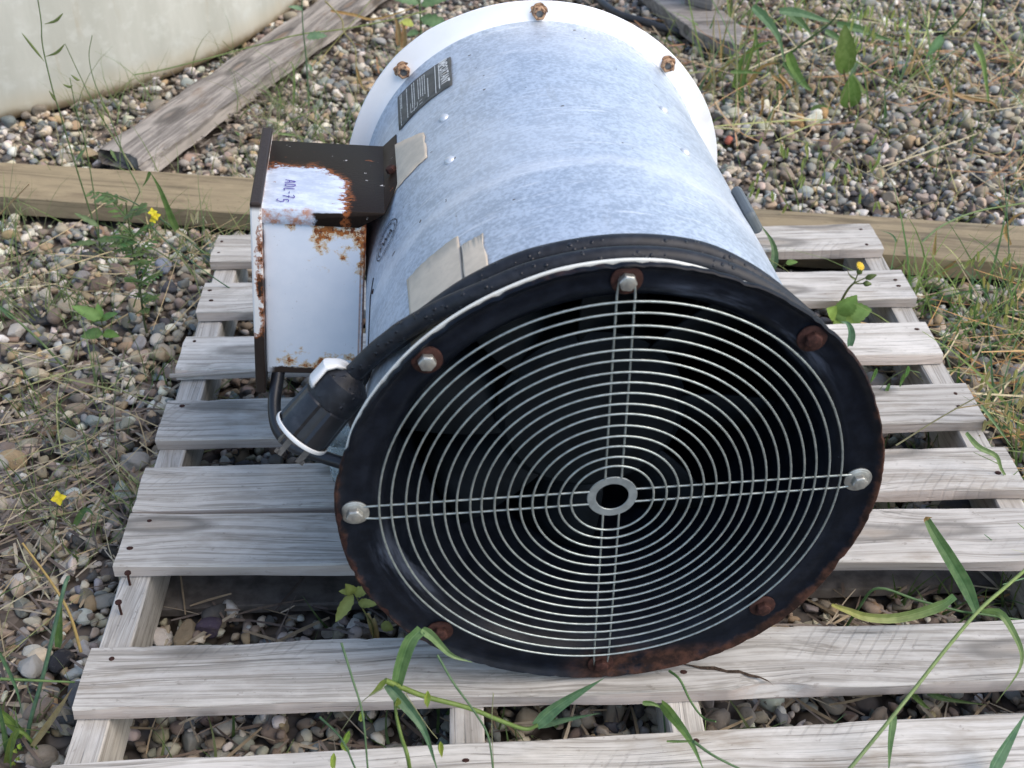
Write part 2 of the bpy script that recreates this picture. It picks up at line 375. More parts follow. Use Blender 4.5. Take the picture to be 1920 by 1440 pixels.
def m_chipped():
    k = NT('chipped_brown_over_white'); o = k.obj(); x, y, z = k.sep(o)
    n = k.noise(k.map(o, (75, 60, 62)), 1., 6, .7); nf = k.noise(o, 210., 3, .65); zz = k.noise(k.map(o, (1, 1, 10)), 1., 2)
    side = k.ramp(x, -.0035, -.0105)
    up = k.ramp(z, -.004, -.012)
    q = k.math('ADD', n, k.math('MULTIPLY', side, .17)); q = k.math('ADD', q, k.math('MULTIPLY', k.math('SUBTRACT', zz, .5), .35))
    low = k.ramp(z, -.21, -.17); q = k.math('MULTIPLY', q, low)
    wh = k.math('MULTIPLY', k.ramp(q, .505, .52), up); hd = k.math('MULTIPLY', k.ramp(z, -.048, -.042), up)
    wh = k.math('MAXIMUM', wh, k.math('MULTIPLY', hd, k.ramp(n, .62, .6)))
    ru = k.math('MULTIPLY', k.math('MULTIPLY', k.ramp(q, .43, .50), k.ramp(q, .60, .53)), up)
    col = k.mix(nf, (.018, .012, .010), (.036, .026, .021))
    col = k.mix(wh, col, (.74, .73, .70)); col = k.mix(k.math('MULTIPLY', ru, .8), col, k.mix(nf, (.12, .032, .012), (.42, .15, .04)))
    return k.fin(col, .5, 0, k.bump(k.math('ADD', nf, wh), .3, .001), .25)
M_CHIP = m_chipped()

def m_tank():
    k = NT('cream_fibreglass'); o = k.obj(); x, y, z = k.sep(o)
    a = k.noise(k.map(o, (5, 5, 1.2)), 1., 6, .6); b = k.noise(o, 26., 4, .6); st = k.noise(k.map(o, (40, 40, 3.5)), 1., 4, .6)
    col = k.mix(k.ramp(a, .35, .66), (.385, .385, .33), (.50, .50, .44))
    col = k.mix(k.math('MULTIPLY', k.ramp(b, .5, .7), .3), col, (.58, .60, .55))
    col = k.mix(k.math('MULTIPLY', k.ramp(st, .60, .76), .45), col, (.36, .31, .22))
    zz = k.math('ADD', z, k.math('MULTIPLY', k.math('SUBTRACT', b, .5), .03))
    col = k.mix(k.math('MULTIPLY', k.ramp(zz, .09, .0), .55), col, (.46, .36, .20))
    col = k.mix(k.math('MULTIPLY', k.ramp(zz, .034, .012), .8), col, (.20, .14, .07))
    return k.fin(col, .55, 0, k.bump(b, .1, .002))
M_TANK = m_tank()

def m_pebble(name, attr):
    k = NT(name); o = k.obj()
    base = k.attr('tint') if attr else k.n('ShaderNodeObjectInfo').outputs['Color']
    n = k.noise(o, 150. if attr else 4.5, 5, .75); n2 = k.noise(o, 45. if attr else 1.3, 3, .6)
    col = k.mix(k.math('MULTIPLY', k.ramp(n, .55, .75), .35), base, k.mix(.5, base, (.50, .47, .42)))
    col = k.mix(k.math('MULTIPLY', k.ramp(n, .45, .25), .45), col, k.mix(.6, base, (.05, .045, .04)))
    col = k.mix(k.math('MULTIPLY', k.ramp(n2, .48, .68), .5), col, k.mix(.6, base, (.24, .195, .14)))
    return k.fin(col, .85, 0, k.bump(n, .5, .0018 if attr else .05), .25)
M_PEB = m_pebble('river_stone', False); M_PEBS = m_pebble('gravel_stone', True)

def m_ground():
    k = NT('gravelly_soil'); o = k.obj()
    v = k.vor(o, 38., 'F1', 1); dv = k.vor(o, 38., 'F1', 0)
    n = k.noise(o, 14., 5, .65)
    col = k.mix(.45, k.mix(k.ramp(n, .35, .65), (.055, .042, .032), (.13, .10, .075)), k.mix(.8, k.n('ShaderNodeRGBToBW', {0: v}).outputs[0], (.13, .10, .075)))
    col = k.mix(k.ramp(dv, .5, .75), col, (.04, .032, .025))
    return k.fin(col, .95, 0, k.bump(k.math('SUBTRACT', 1., dv), .8, .012), .2)
M_GROUND = m_ground()

def m_foliage(name, rough=.5, trans=.35):
    k = NT(name); o = k.obj(); base = k.attr('tint')
    n = k.noise(o, 90., 3, .6); col = k.mix(k.ramp(n, .3, .7), k.mix(.22, base, (.0, .0, .0)), k.mix(.12, base, (.4, .42, .2)))
    m = k.fin(col, rough, 0, k.bump(n, .1, .001), .35)
    tr = k.n('ShaderNodeBsdfTranslucent', {'Color': k.mix(.3, col, (.30, .42, .06))})
    mx = k.n('ShaderNodeMixShader', {0: trans}); k.t.links.new(k.b.outputs[0], mx.inputs[1]); k.t.links.new(tr.outputs[0], mx.inputs[2]); k.t.links.new(mx.outputs[0], k.out.inputs[0])
    return m
M_LEAF = m_foliage('leaf_green')
def m_straw():
    k = NT('dry_straw'); base = k.attr('tint'); n = k.noise(k.obj(), 70., 3, .6)
    return k.fin(k.mix(k.ramp(n, .3, .7), k.mix(.3, base, (.05, .03, .02)), base), .75, 0, None, .25)
M_STRAW = m_straw()
def m_clear():
    k = NT('cloudy_clear_plastic'); n = k.noise(k.obj(), 60., 4, .6)
    return k.fin((.80, .88, .90), k.math('MULTIPLY_ADD', n, .3, .12), 0, k.bump(n, .2, .002), .5, Transmission_Weight=.82, IOR=1.3)
M_CLEAR = m_clear()

# ------------------------------------------------------------------ ground, gravel
GZ = -0.127
gm = MB(); n_ = 24
for i in range(n_+1):
    for j in range(n_+1):
        u, v = (i/n_*2-1), (j/n_*2-1)
        gm.vert((60*u*abs(u)+.6, 60*v*abs(v)+1.2, GZ+.006*mnoise.noise(Vector((u*9, v*9, 2)))))
for i in range(n_):
    for j in range(n_):
        a = i*(n_+1)+j; gm.face(a, a+n_+1, a+n_+2, a+1)
ground = tag(gm.build('ground', M_GROUND, smooth=60), kind='structure')
ground['label'] = 'gravel covered yard ground of rounded river stones'

def ico(sub):
    bm = bmesh.new(); bmesh.ops.create_icosphere(bm, subdivisions=sub, radius=1.)
    v = np.array([p.co[:] for p in bm.verts]); bm.verts.ensure_lookup_table()
    f = np.array([[q.index for q in p.verts] for p in bm.faces]); bm.free(); return v, f
rg = np.random.default_rng(11)
def deform(v, seed):
    r = np.random.default_rng(seed); o = v.copy()
    for _ in range(int(r.integers(5, 12))):            # worn flats
        n = r.normal(size=3); n /= np.linalg.norm(n); lim = r.uniform(.40, .80)
        d = o @ n; o = o - np.where(d > lim, (d-lim)*.94, 0)[:, None]*n
    k = r.normal(size=(4, 3))*1.5; ph = r.uniform(0, 6, 4)
    o *= (1+.055*np.sin(v @ k.T+ph).sum(1))[:, None]
    return o
def pebble_colour(r):
    pal = [((.33, .275, .205), 24), ((.29, .28, .245), 16), ((.175, .19, .185), 9), ((.255, .205, .16), 13), ((.56, .53, .46), 17), ((.085, .085, .085), 8), ((.34, .25, .15), 6), ((.20, .155, .125), 5), ((.44, .39, .30), 16)]
    wts = np.array([p[1] for p in pal], float); i = r.choice(len(pal), p=wts/wts.sum())
    return tuple(np.clip(np.array(pal[i][0])*r.uniform(.78, 1.22)*(1+r.normal(size=3)*np.array((.05, .02, .05))), .02, .7))
# footprints where no stone can lie: (origin, direction, length, width)
FOOT = [((0, .31), (1, 0), 1.2, .095)]
BD = Vector((1, -.168, 0)).normalized()
FOOT.append(((-1.4, 1.562), (BD.x, BD.y), 3.7, .152))
PN0, PN1 = atz(273, 306, -.062), atz(655, 30, -.062); PD = (PN1-PN0).normalized(); PW = .138
FOOT.append(((PN0.x, PN0.y), (PD.x, PD.y), 1.6, PW))
TK = (-1.1352, 2.8884, 1.125)
def blocked(x, y):
    if (x-TK[0])**2+(y-TK[1])**2 < (TK[2]-.01)**2: return True
    for (o, d, L, W) in FOOT:
        a, b = x-o[0], y-o[1]; s, t = a*d[0]+b*d[1], -a*d[1]+b*d[0]
        if 0 < s < L and 0 < t < W: return True
    return False
H0 = (-1.7, -.5); HR = .007; HN = (int(4.8/HR), int(4.1/HR)); hmap = np.full(HN, GZ, dtype=np.float32)
def in_zone(x, y):
    lo = -.45-.36*max(0, y); hi = 1.5+.46*max(0, y)
    return lo < x < hi and -.35 < y < 3.45
peb = []
NP = 47000
def drop(x, y, s, asp, flat, col=None, ang=None):
    a, b, c = s*.5, s*.5*asp, s*.5*flat
    ang = rg.uniform(0, math.pi) if ang is None else ang
    r = (a+b)*.42; i0, i1 = int((x-r-H0[0])/HR), int((x+r-H0[0])/HR)+1; j0, j1 = int((y-r-H0[1])/HR), int((y+r-H0[1])/HR)+1
    if i0 < 0 or j0 < 0 or i1 >= HN[0] or j1 >= HN[1]: return
    w_ = hmap[i0:i1+1, j0:j1+1]; h = float(w_.mean())
    if h > -.098: h = -.098-.006*rg.random()
    z = h+c*.62
    gx, gy = np.meshgrid((np.arange(i0, i1+1)*HR+H0[0]-x), (np.arange(j0, j1+1)*HR+H0[1]-y), indexing='ij')
    ca, sa = math.cos(ang), math.sin(ang); q = ((gx*ca+gy*sa)/a)**2+((-gx*sa+gy*ca)/b)**2
    top = np.where(q < 1, z+c*np.sqrt(np.clip(1-q, 0, 1)), GZ); np.maximum(w_, top, out=w_)
    t1, t2 = rg.normal(0, .22), rg.normal(0, .22)
    peb.append((x, y, z, a, b, c, ang, t1, t2, int(rg.integers(0, 28)), col or pebble_colour(rg)))
tries = 0
while len(peb) < NP and tries < 240000:
    tries += 1
    x, y = rg.uniform(-1.68, 3.05), rg.uniform(-.35, 3.45)
    if not in_zone(x, y) or blocked(x, y): continue
    s = float(np.clip(rg.lognormal(math.log(.0208), .36), .009, .050))
    drop(x, y, s, rg.uniform(.55, .95), rg.uniform(.42, .78))
# the stones that catch the eye
for (px, py, s, col) in ((166, 283, .062, (.40, .31, .20)), (1498, 222, .055, (.46, .28, .12)), (1545, 208, .045, (.44, .27, .12)), (1366, 252, .034, (.38, .12, .08)),
                         (306, 497, .040, (.26, .28, .33)), (80, 545, .045, (.52, .46, .36)), (125, 567, .05, (.46, .39, .29)), (255, 575, .05, (.42, .33, .21)), (300, 660, .055, (.40, .31, .2)),
                         (112, 1235, .038, (.03, .03, .035)), (60, 1250, .05, (.4, .38, .34)), (415, 1360, .045, (.40, .38, .33)), (545, 65, .05, (.33, .29, .23)), (590, 160, .04, (.5, .45, .38)), (710, 70, .05, (.3, .29, .27)),
                         (1430, 275, .05, (.22, .2, .17)), (1475, 320, .05, (.3, .24, .18)), (1590, 240, .05, (.5, .47, .42)), (30, 610, .05, (.5, .46, .4)), (220, 1180, .045, (.35, .3, .24)), (395, 1180, .04, (.09, .07, .10)), (345, 1190, .045, (.30, .24, .16)),
                         (1345, 1340, .04, (.24, .21, .18)), (1300, 1350, .045, (.28, .24, .2)), (1240, 1335, .045, (.30, .26, .21)), (1405, 1340, .04, (.26, .24, .21)), (1745, 960, .04, (.30, .30, .30))):
    p = atz(px, py, -.094); drop(p.x, p.y, s, .8, .62, col)
# what the camera sees of each stone decides which become single stones
def vis_px(q):
    d = Vector(q[:3])-CAM; z = d.dot(_f); X = 960+FPX*d.dot(RGT)/z; Y = 720-FPX*d.dot(UPV)/z; return X, Y, z
def under(x, y):
    if -.01 < x < 1.21:
        for (a, b) in ((1.03, 1.15), (.865, .985), (.70, .82), (.535, .655), (.385, .505), (.285, .40), (.07, .185), (-.1, .03)):
            if a < y < b: return True
        if .33 < x < .86 and y < 1.1: return True
    return False
def hidden_by_fan(X, Y): return (X-1140)**2/560**2+(Y-880)**2/420**2 < 1 or (650 < X < 1440 and Y < 560 and Y > -1)
sc_ = []
for i, q in enumerate(peb):
    X, Y, z = vis_px(q)
    top = float(hmap[min(HN[0]-1, max(0, int((q[0]-H0[0])/HR))), min(HN[1]-1, max(0, int((q[1]-H0[1])/HR)))])
    if 8 < X < 1912 and 8 < Y < 1432 and not under(q[0], q[1]) and not hidden_by_fan(X, Y) and q[2]+q[5] > top-.002: sc_.append((q[3]*q[4]/z**2, i))
sc_.sort(reverse=True); single = set(i for _, i in sc_[:296])
vb, fb = ico(2); vh, fh = ico(3)
vx_, fx_ = ico(1); shapes_xs = [deform(vx_*1.06, 100+k) for k in range(28)]
shapes_lo = [deform(vb, 100+k) for k in range(28)]
hi_me = []
for k in range(28):
    me = bpy.data.meshes.new('stone'); vv = deform(vh, 100+k)
    me.from_pydata([tuple(p) for p in vv], [], [tuple(map(int, t)) for t in fh]); me.polygons.foreach_set('use_smooth', [True]*len(me.polygons)); me.update(); me.materials.append(M_PEB); hi_me.append(me)
def rot_of(ang, t1, t2):
    return np.array(Matrix.Rotation(ang, 3, 'Z') @ Matrix.Rotation(t1, 3, 'X') @ Matrix.Rotation(t2, 3, 'Y'))
AV, AF, AC = [], [], []; off = 0
for i, (x, y, z, a, b, c, ang, t1, t2, k, col) in enumerate(peb):
    if i in single:
        o = bpy.data.objects.new('stone', hi_me[k]); C.objects.link(o); o.parent = ground
        o.location = (x, y, z); o.rotation_euler = (Matrix.Rotation(ang, 3, 'Z') @ Matrix.Rotation(t1, 3, 'X') @ Matrix.Rotation(t2, 3, 'Y')).to_euler(); o.scale = (a, b, c); o.color = (*col, 1)
        continue
    X, Y, z_ = vis_px((x, y, z)); sm = a/z_ < .0042
    AV.append(((shapes_xs if sm else shapes_lo)[k]*np.array((a, b, c))) @ rot_of(ang, t1, t2).T+np.array((x, y, z))); AF.append((fx_ if sm else fb)+off); nv_ = len(vx_ if sm else vb); off += nv_
    AC.append(np.tile(np.array((*col, 1.), dtype=np.float32), (nv_, 1)))
AV = np.concatenate(AV).astype(np.float32); AF = np.concatenate(AF).astype(np.int32); AC = np.concatenate(AC)
me = bpy.data.meshes.new('gravel'); me.vertices.add(len(AV)); me.vertices.foreach_set('co', AV.ravel())
me.loops.add(AF.size); me.loops.foreach_set('vertex_index', AF.ravel()); me.polygons.add(len(AF))
me.polygons.foreach_set('loop_start', np.arange(0, AF.size, 3, dtype=np.int32)); me.polygons.foreach_set('loop_total', np.full(len(AF), 3, dtype=np.int32))
me.polygons.foreach_set('use_smooth', np.ones(len(AF), dtype=bool)); me.update(calc_edges=True)
ca_ = me.attributes.new('tint', 'FLOAT_COLOR', 'POINT'); ca_.data.foreach_set('color', AC.ravel()); me.materials.append(M_PEBS)
gv = bpy.data.objects.new('gravel', me); C.objects.link(gv); gv.parent = ground; tag(gv, kind='stuff')

# ------------------------------------------------------------------ boards
def board(name, L, wd, t, seed, mat, parent=None, rough=.0022, seg=44, notch=None, shear=0., bow=0.):
    b = MB(); ch = .0022
    sec = [(0, -t+ch), (0, -ch), (ch, 0), (wd*.25, 0), (wd*.5, 0), (wd*.75, 0), (wd-ch, 0), (wd, -ch), (wd, -t+ch), (wd-ch, -t), (wd*.5, -t), (ch, -t)]
    rings = []
    for i in range(seg+1):
        x = L*i/seg; ring = []
        for j, (y, z) in enumerate(sec):
            q = Vector((x*7+seed*3.7, j*.9+seed, seed*1.3))
            ny = rough*mnoise.noise(q)*1.6; nz = rough*.6*mnoise.noise(q*1.7+Vector((9, 4, 1)))
            if j in (1, 2) or j in (6, 7):
                jag = max(0, mnoise.noise(Vector((x*42, seed*5+j//4, 3)))-.25)*.004; ny += jag if j < 4 else -jag; nz -= jag*.5
            yy, zz = y+ny, z+nz+bow*math.sin(math.pi*i/seg)
            if notch:
                for (x0, x1, dy, dz) in notch:
                    if x0 < x < x1 and j in (0, 1, 2):
                        e = math.sin(math.pi*(x-x0)/(x1-x0))*(.75+.5*mnoise.noise(Vector((x*90, 1, seed)))); yy += dy*e*(1 if j else .2); zz -= dz*e*(1 if j else 0)
            xx = x+shear*(y/wd)*(1 if i in (0,) else 0)+(rough*1.3*mnoise.noise(Vector((y*70, z*70, seed+i))) if i in (0, seg) else 0)
            ring.append(b.vert((xx, yy, zz)))
        rings.append(ring)
    m = len(sec)
    for i in range(seg):
        for j in range(m): b.face(rings[i][j], rings[i+1][j], rings[i+1][(j+1) % m], rings[i][(j+1) % m])
    b.face(*rings[0]); b.face(*rings[-1][::-1])
    return b.build(name, mat, parent, smooth=28)

# ------------------------------------------------------------------ pallet
pallet = empty('wooden_pallet', (0, 0, 0), 'weathered grey wooden pallet with one missing board, under the fan', 'pallet')
rows = [(1.0352, .0922), (.8701, .0929), (.7083, .0925), (.5397, .0934), (.3919, .0896), (.2900, .0958), (.0715, .0894), (-.0890, .0936)]
nail_b = MB(); nail_b.lathe([(.0, .0009), (.0024, .0009), (.0037, .0002), (.0035, -.0012)], 7)
nail_me = None
boards = []
for i, (y0, wd) in enumerate(rows):
    nt = None
    if i == 6: nt = [(.74, .83, .012, .006)]
    if i == 2: nt = [(.0, .06, .006, .004)]
    o = board('deck_board', 1.2+rnd.uniform(-.002, .006), wd, .0202, 20+i, M_DECK, pallet, notch=nt, seg=120 if i == 6 else 60)
    o.location = (rnd.uniform(-.006, .001), y0, 0)
    if i == 7: o.location.y = -.0935; o.rotation_euler.z = .0255; o.location.x = -.0005
    o.rotation_euler.y = rnd.uniform(-.0012, .0012)
    if i == 5: o.rotation_euler.z = -.029; o.location.y += .001
    boards.append(o)
    for sx in (.019, .437, .682, 1.181):
        for k in range(2):
            if nail_me is not None and rnd.random() < .18: continue
            if nail_me is None:
                no = nail_b.build('nail', M_RUST, o, smooth=40); nail_me = no.data
            else:
                no = bpy.data.objects.new('nail', nail_me); C.objects.link(no); no.parent = o
            no.location = (sx+rnd.uniform(-.009, .009), wd*(.28 if k == 0 else .74)+rnd.uniform(-.012, .012), .0004); no.rotation_euler = (rad(90), 0, 0); no.scale = (rnd.uniform(.75, 1.25), 1, rnd.uniform(.7, 1.1))
strs = []
for sx in (.0, .417, .662, 1.162):
    o = board('stringer', 1.235, .038, .0765, 60+sx, M_STR, pallet, rough=.0012); o.rotation_euler = (0, 0, rad(90)); o.location = (sx+.038, -.105, -.0206); strs.append(o)
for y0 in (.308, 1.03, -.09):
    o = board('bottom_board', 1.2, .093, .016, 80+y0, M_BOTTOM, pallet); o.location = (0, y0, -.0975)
for (x, y, tl) in ((.016, .2288, .1), (.0157, .2778, .35)):
    b = MB(); b.tube([(0, 0, 0), (.0006*tl, 0, .010), (.003*tl, 0, .021)], .0016, 7); b.tube([(.003*tl, 0, .0205), (.0032*tl, 0, .0222)], .0042, 9)
    o = b.build('bent_nail', M_RUST, strs[0], smooth=40); o.matrix_parent_inverse = strs[0].matrix_basis.inverted(); o.location = (x, y, -.0206)
b = MB(); cpts = [(1262, 1243), (1290, 1247), (1312, 1252), (1340, 1253), (1362, 1259), (1385, 1259), (1403, 1266), (1424, 1270), (1440, 1277), (1452, 1288)]
up_ = []; dn_ = []
for i, (px, py) in enumerate(cpts):
    wv_ = (.3+3.4*math.sin(math.pi*i/(len(cpts)-.4)))*rnd.uniform(.7, 1.3)
    up_.append(b.vert(atz(px, py-wv_, .0007))); dn_.append(b.vert(atz(px+2, py+wv_, .0007)))
for i in range(len(cpts)-1): b.face(up_[i], up_[i+1], dn_[i+1], dn_[i])
spl = b.build('split', m_plain('split_wood', (.05, .035, .025), .95, 0, .5, 300, .5, (.17, .12, .08), .1), boards[6]); spl.matrix_parent_inverse = boards[6].matrix_basis.inverted()
b = MB(); b.box((0, 0, 0), (.17, .006, .006)); o = b.build('splinter', M_DECK, boards[2]); bevel(o, .002); o.location = (-.009, -.005, -.012); o.rotation_euler = (0, -.02, .03)

# ------------------------------------------------------------------ timber lying about
beam = board('timber_beam', 3.7, .152, .04, 5, M_BEAM, rough=.0022, seg=70); beam.location = (-1.4, 1.562, -.064); beam.rotation_euler.z = math.atan2(BD.y, BD.x)
tag(beam, 'long yellowish treated timber lying on the gravel behind the pallet', 'timber beam')
pl = board('plank', 1.6, PW, .036, 9, M_PLANK, rough=.006, seg=70, notch=[(-.1, .09, .02, .014)], shear=.06); pl.location = PN0; pl.rotation_euler = (0, -.004, math.atan2(PD.y, PD.x))
tag(pl, 'grey weathered plank with a splintered end, leaning along the cream tank', 'plank')
def prism(name, pts, z0, z1, mat):
    b = MB(); lo = [b.vert((p.x, p.y, z0)) for p in pts]; hi = [b.vert((p.x, p.y, z1)) for p in pts]; b.face(*hi); b.face(*lo[::-1]); n = len(pts)
    for i in range(n): b.face(lo[i], lo[(i+1) % n], hi[(i+1) % n], hi[i])
    return bevel(b.build(name, mat), .003)
of = prism('board_offcut', [atz(*q, -.058) for q in ((1150, -75), (1228, 2), (1302, 58), (1386, 84), (1393, 52), (1352, 16), (1285, -75))], -.096, -.058, M_OFF)
tag(of, 'grey board with a sawn off corner lying on the gravel behind the fan', 'board')
p0 = atz(1335, 21, -.0575)
b = MB(); b.box((-.09, 0, 0), (0, .09, .32)); post = bevel(b.build('wood_block', M_OFF), .004); post.location = p0; post.rotation_euler.z = rad(-40)
tag(post, 'upright grey wood block standing on the sawn off board', 'wood block')
b = MB(); b.tube(spline([atz(1090, -30, -.085), atz(1150, 22, -.085), atz(1205, 40, -.088), atz(1262, 58, -.092), atz(1300, 62, -.1)], 24), .011, 10)
tag(b.build('hose', M_HOSE, smooth=60), 'short black hose end on the ground behind the fan flange', 'hose')

# ------------------------------------------------------------------ tank
tank = empty('storage_tank', (TK[0], TK[1], -.112), 'large cream round storage tank standing on the gravel', 'storage tank')
def zl(prof, n, name, mat):
    b = MB(); rings = []
    for (r, z) in prof: rings.append([b.vert((r*math.sin(2*math.pi*k/n), r*math.cos(2*math.pi*k/n), z)) for k in range(n)])
    for i in range(len(rings)-1):
        for k in range(n): b.face(rings[i][k], rings[i][(k+1) % n], rings[i+1][(k+1) % n], rings[i+1][k])
    b.face(*rings[-1]); return b.build(name, mat, tank, smooth=40)
zl([(1.09, 0), (1.118, .004), (1.128, .016), (1.1315, .04), (1.132, .3), (1.132, 1.0), (1.132, 1.6), (1.12, 1.66), (1.0, 1.78), (.6, 1.92), (.2, 1.96)], 160, 'tank_shell', M_TANK)
zl([(.22, 1.955), (.22, 2.02), (.2, 2.03)], 40, 'tank_lid', M_TANK)

# ------------------------------------------------------------------ axial fan
FR = .27448; FYAW, FPT = -.059459, -.0130585
FC = Vector((.5883, .08928, FR+.0005))
frot = (FPT, 0, -FYAW)
fan = empty('axial_fan', FC-Vector((0, 0, FR)), 'galvanised tube axial fan with wire grille and rusty terminal box, lying on the pallet', 'fan', frot)
FM = Matrix.Translation(FC-Vector((0, 0, FR))) @ (Matrix.Rotation(-FYAW, 4, 'Z') @ Matrix.Rotation(FPT, 4, 'X'))
Z0 = FR
def fp(name, mb, mat, parent=None, smooth=35, **k):          # a part given about the fan's axis
    o = mb.build(name, mat, parent or fan, smooth=smooth, **k)
    if parent is None: o.location = (0, 0, Z0)
    return o
def cyl(a, y, r):
    a = rad(a); return Vector((r*math.sin(a), y, r*math.cos(a)))
TF = [(-83.7, .2754), (-75, .2739), (-53.6, .2728), (-39.6, .2736), (-24.4, .2747), (-12.8, .2768), (.1, .2766), (13.5, .2755), (23.9, .2712), (35.5, .2703), (47.9, .2725), (59.2, .2741), (72.1, .2741), (81.3, .2769), (89.5, .2782), (100.5, .2786), (114.2, .2771), (135.3, .2826), (151.1, .2805), (165.5, .2748), (182.2, .2702), (198.6, .2676), (214.3, .2700), (231.5, .2744), (249.1, .2756), (263.9, .2745)]
TA = np.array([(a % 360) for a, _ in TF]); TRr = np.array([r for _, r in TF]); od = np.argsort(TA); TA = TA[od]; TRr = TRr[od]
def rim(a): return float(np.interp(math.degrees(a) % 360, TA, TRr, period=360))-.0078*max(0, math.cos(a-.1))**.7*min(1, max(.35, 1-(((math.degrees(a)+180) % 360)-180-12)/28))
def rf_front(k=0., rag=0.):
    def f(a, r):
        s_ = min(1, max(0, (r-.246)/.028)); jag = rag*max(0, mnoise.noise(Vector((math.sin(a)*30, math.cos(a)*30, 4.)))) if r > .272 else 0
        return r+(rim(a)+k-.2745)*s_-jag
    return f
def rf_white(a, r):                                     # the white tube flange shows past the black plate only at upper left
    d = (math.degrees(a)+180) % 360-180; t_ = min(1, max(0, (50-abs(d+30))/14)); k = -.0035+.0046*t_*t_*(3-2*t_)
    return rf_front(k)(a, r)
M_CREAM = m_plain('cream_flange_edge', (.66, .65, .58), .5, 0, .05, 60, .1, (.35, .27, .2))
TB = [(-70, .2732), (-56, .2757), (-43, .2780), (-32, .2775), (-22, .2748), (-10, .2733), (2, .2717), (17, .2715), (31, .2706), (43, .2716), (55, .2724), (67, .2746), (78, .2751), (90, .2748), (180, .274), (270, .274)]
def rf_back(a, r):
    d = math.degrees(a) % 360; xs = sorted([(p % 360, q) for p, q in TB]); v = float(np.interp(d, [p for p, _ in xs], [q for _, q in xs], period=360))
    return r+(v-.2742)*min(1, max(0, (r-.25)/.02))
DB = .6963
b = MB(); b.lathe([(.244, .0115), (.2442, .12), (.2445, .30), (.2442, .50), (.2435, .64), (.2437, .668), (.2445, .680), (.247, .687)], 144); hs = fp('housing', b, M_GALV)
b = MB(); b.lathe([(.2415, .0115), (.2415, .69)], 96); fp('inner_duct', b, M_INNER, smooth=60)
b = MB(); b.lathe([(.246, .686), (.250, .6885), (.256, .6905), (.2735, .6915), (.2742, .6935), (.2735, .6965), (.244, .6965)], 180, rf_back); rfl = fp('rear_flange', b, M_WHITE)
b = MB(); b.lathe([(.244, .0092), (.2740, .0092), (.2748, .0086), (.2748, .0066), (.2740, .0060), (.244, .0060)], 220, rf_white); ffl = fp('front_flange', b, M_CREAM)
b = MB(); b.lathe([(.244, .0058), (.2735, .0058), (.2748, .0040), (.2745, .0004), (.2728, -.0008), (.2705, .0000), (.2675, .0026), (.2630, .0046), (.2560, .0052), (.2440, .0055), (.2375, .0075), (.2310, .0130), (.2235, .026), (.2165, .050), (.2125, .085), (.2110, .125), (.2110, .30)], 260, rf_front(0, .0035)); pltp = fp('inlet_plate', b, M_ENAMEL, smooth=50)
# peeled rust flakes along the left of the rim
for k, a in enumerate((-97, -105, -112, -90, -120)):
    b = MB(); r0 = rim(rad(a))-.002; ids = []
    for j in range(7):
        da = (j-3)*.85; ids.append(b.vert(cyl(a+da, -.0012, r0)))
    for j in range(6, -1, -1):
        da = (j-3)*.85; ids.append(b.vert(cyl(a+da, -.0022, r0-.0045*(1-abs(j-3)/3.4)-.0015*rnd.random())))
    for j in range(6): b.face(ids[j], ids[j+1], ids[12-j], ids[13-j])
    fp('rust_flake', b, M_RUST, pltp, smooth=None)
# motor, hub and blades in the dark
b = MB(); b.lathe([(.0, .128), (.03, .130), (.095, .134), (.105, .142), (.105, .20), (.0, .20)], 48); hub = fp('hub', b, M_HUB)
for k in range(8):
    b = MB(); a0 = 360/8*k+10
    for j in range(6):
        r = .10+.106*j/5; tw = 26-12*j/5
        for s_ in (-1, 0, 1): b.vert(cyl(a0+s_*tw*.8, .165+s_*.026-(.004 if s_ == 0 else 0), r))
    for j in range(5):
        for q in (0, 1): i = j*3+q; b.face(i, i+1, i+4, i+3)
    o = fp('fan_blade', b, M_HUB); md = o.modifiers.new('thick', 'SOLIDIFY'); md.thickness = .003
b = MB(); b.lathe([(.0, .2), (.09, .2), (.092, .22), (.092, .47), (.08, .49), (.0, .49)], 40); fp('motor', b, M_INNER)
b = MB(); b.lathe([(.0, .52), (.2405, .52), (.2405, .524), (.0, .524)], 60); fp('duct_light_blocker', b, M_INNER)  # added disc that blocks light from the open rear of the duct

# wire grille
b = MB(); b.lathe([(.0170, .0035), (.0250, .0035), (.0256, .0028), (.0250, .0018), (.0170, .0018), (.0165, .0026)], 56, closed=True); gr = fp('wire_grille', b, m_plain('grille_washer', (.26, .29, .29), .5, .5, .15, 90, .15))
gr.location = (0, 0, Z0)
for k in range(16):
    r = .0420+(.2318-.0420)*k/15+(rnd.uniform(-.0007, .0007) if 0 < k < 15 else 0); cx, cz = rnd.uniform(-.0004, .0004), rnd.uniform(-.0004, .0004)
    sq = rnd.uniform(-.0006, .0006)
    b = MB(); n = 72+k*4; b.tube([Vector(((r+sq)*math.sin(2*math.pi*i/n)+cx, -.0008+.0003*mnoise.noise(Vector((i*.15, k, 1))), (r-sq)*math.cos(2*math.pi*i/n)+cz)) for i in range(n)], .00118, 8, closed=True)
    fp('ring_wire', b, M_WIRE, gr, smooth=80)
for a in (0, 90, 180, 270):
    for s_ in (-1, 1):
        d = cyl(a, 0, 1); t = cyl(a+90, 0, 1)*(.0082*s_); b = MB()
        b.tube([d*.0235+t+Vector((0, .0024, 0)), d*.14+t*1.03+Vector((0, .0024, 0)), d*.236+t+Vector((0, .0024, 0)), d*.2585+t*.8+Vector((0, .0036, 0))], .00118, 8)
        fp('spoke_wire', b, M_WIRE, gr, smooth=80)
hex_b = MB(); hex_b.lathe([(.0, -.0085), (.0072, -.0082), (.0086, -.0070), (.0088, -.0012), (.0, -.0012)], 6)
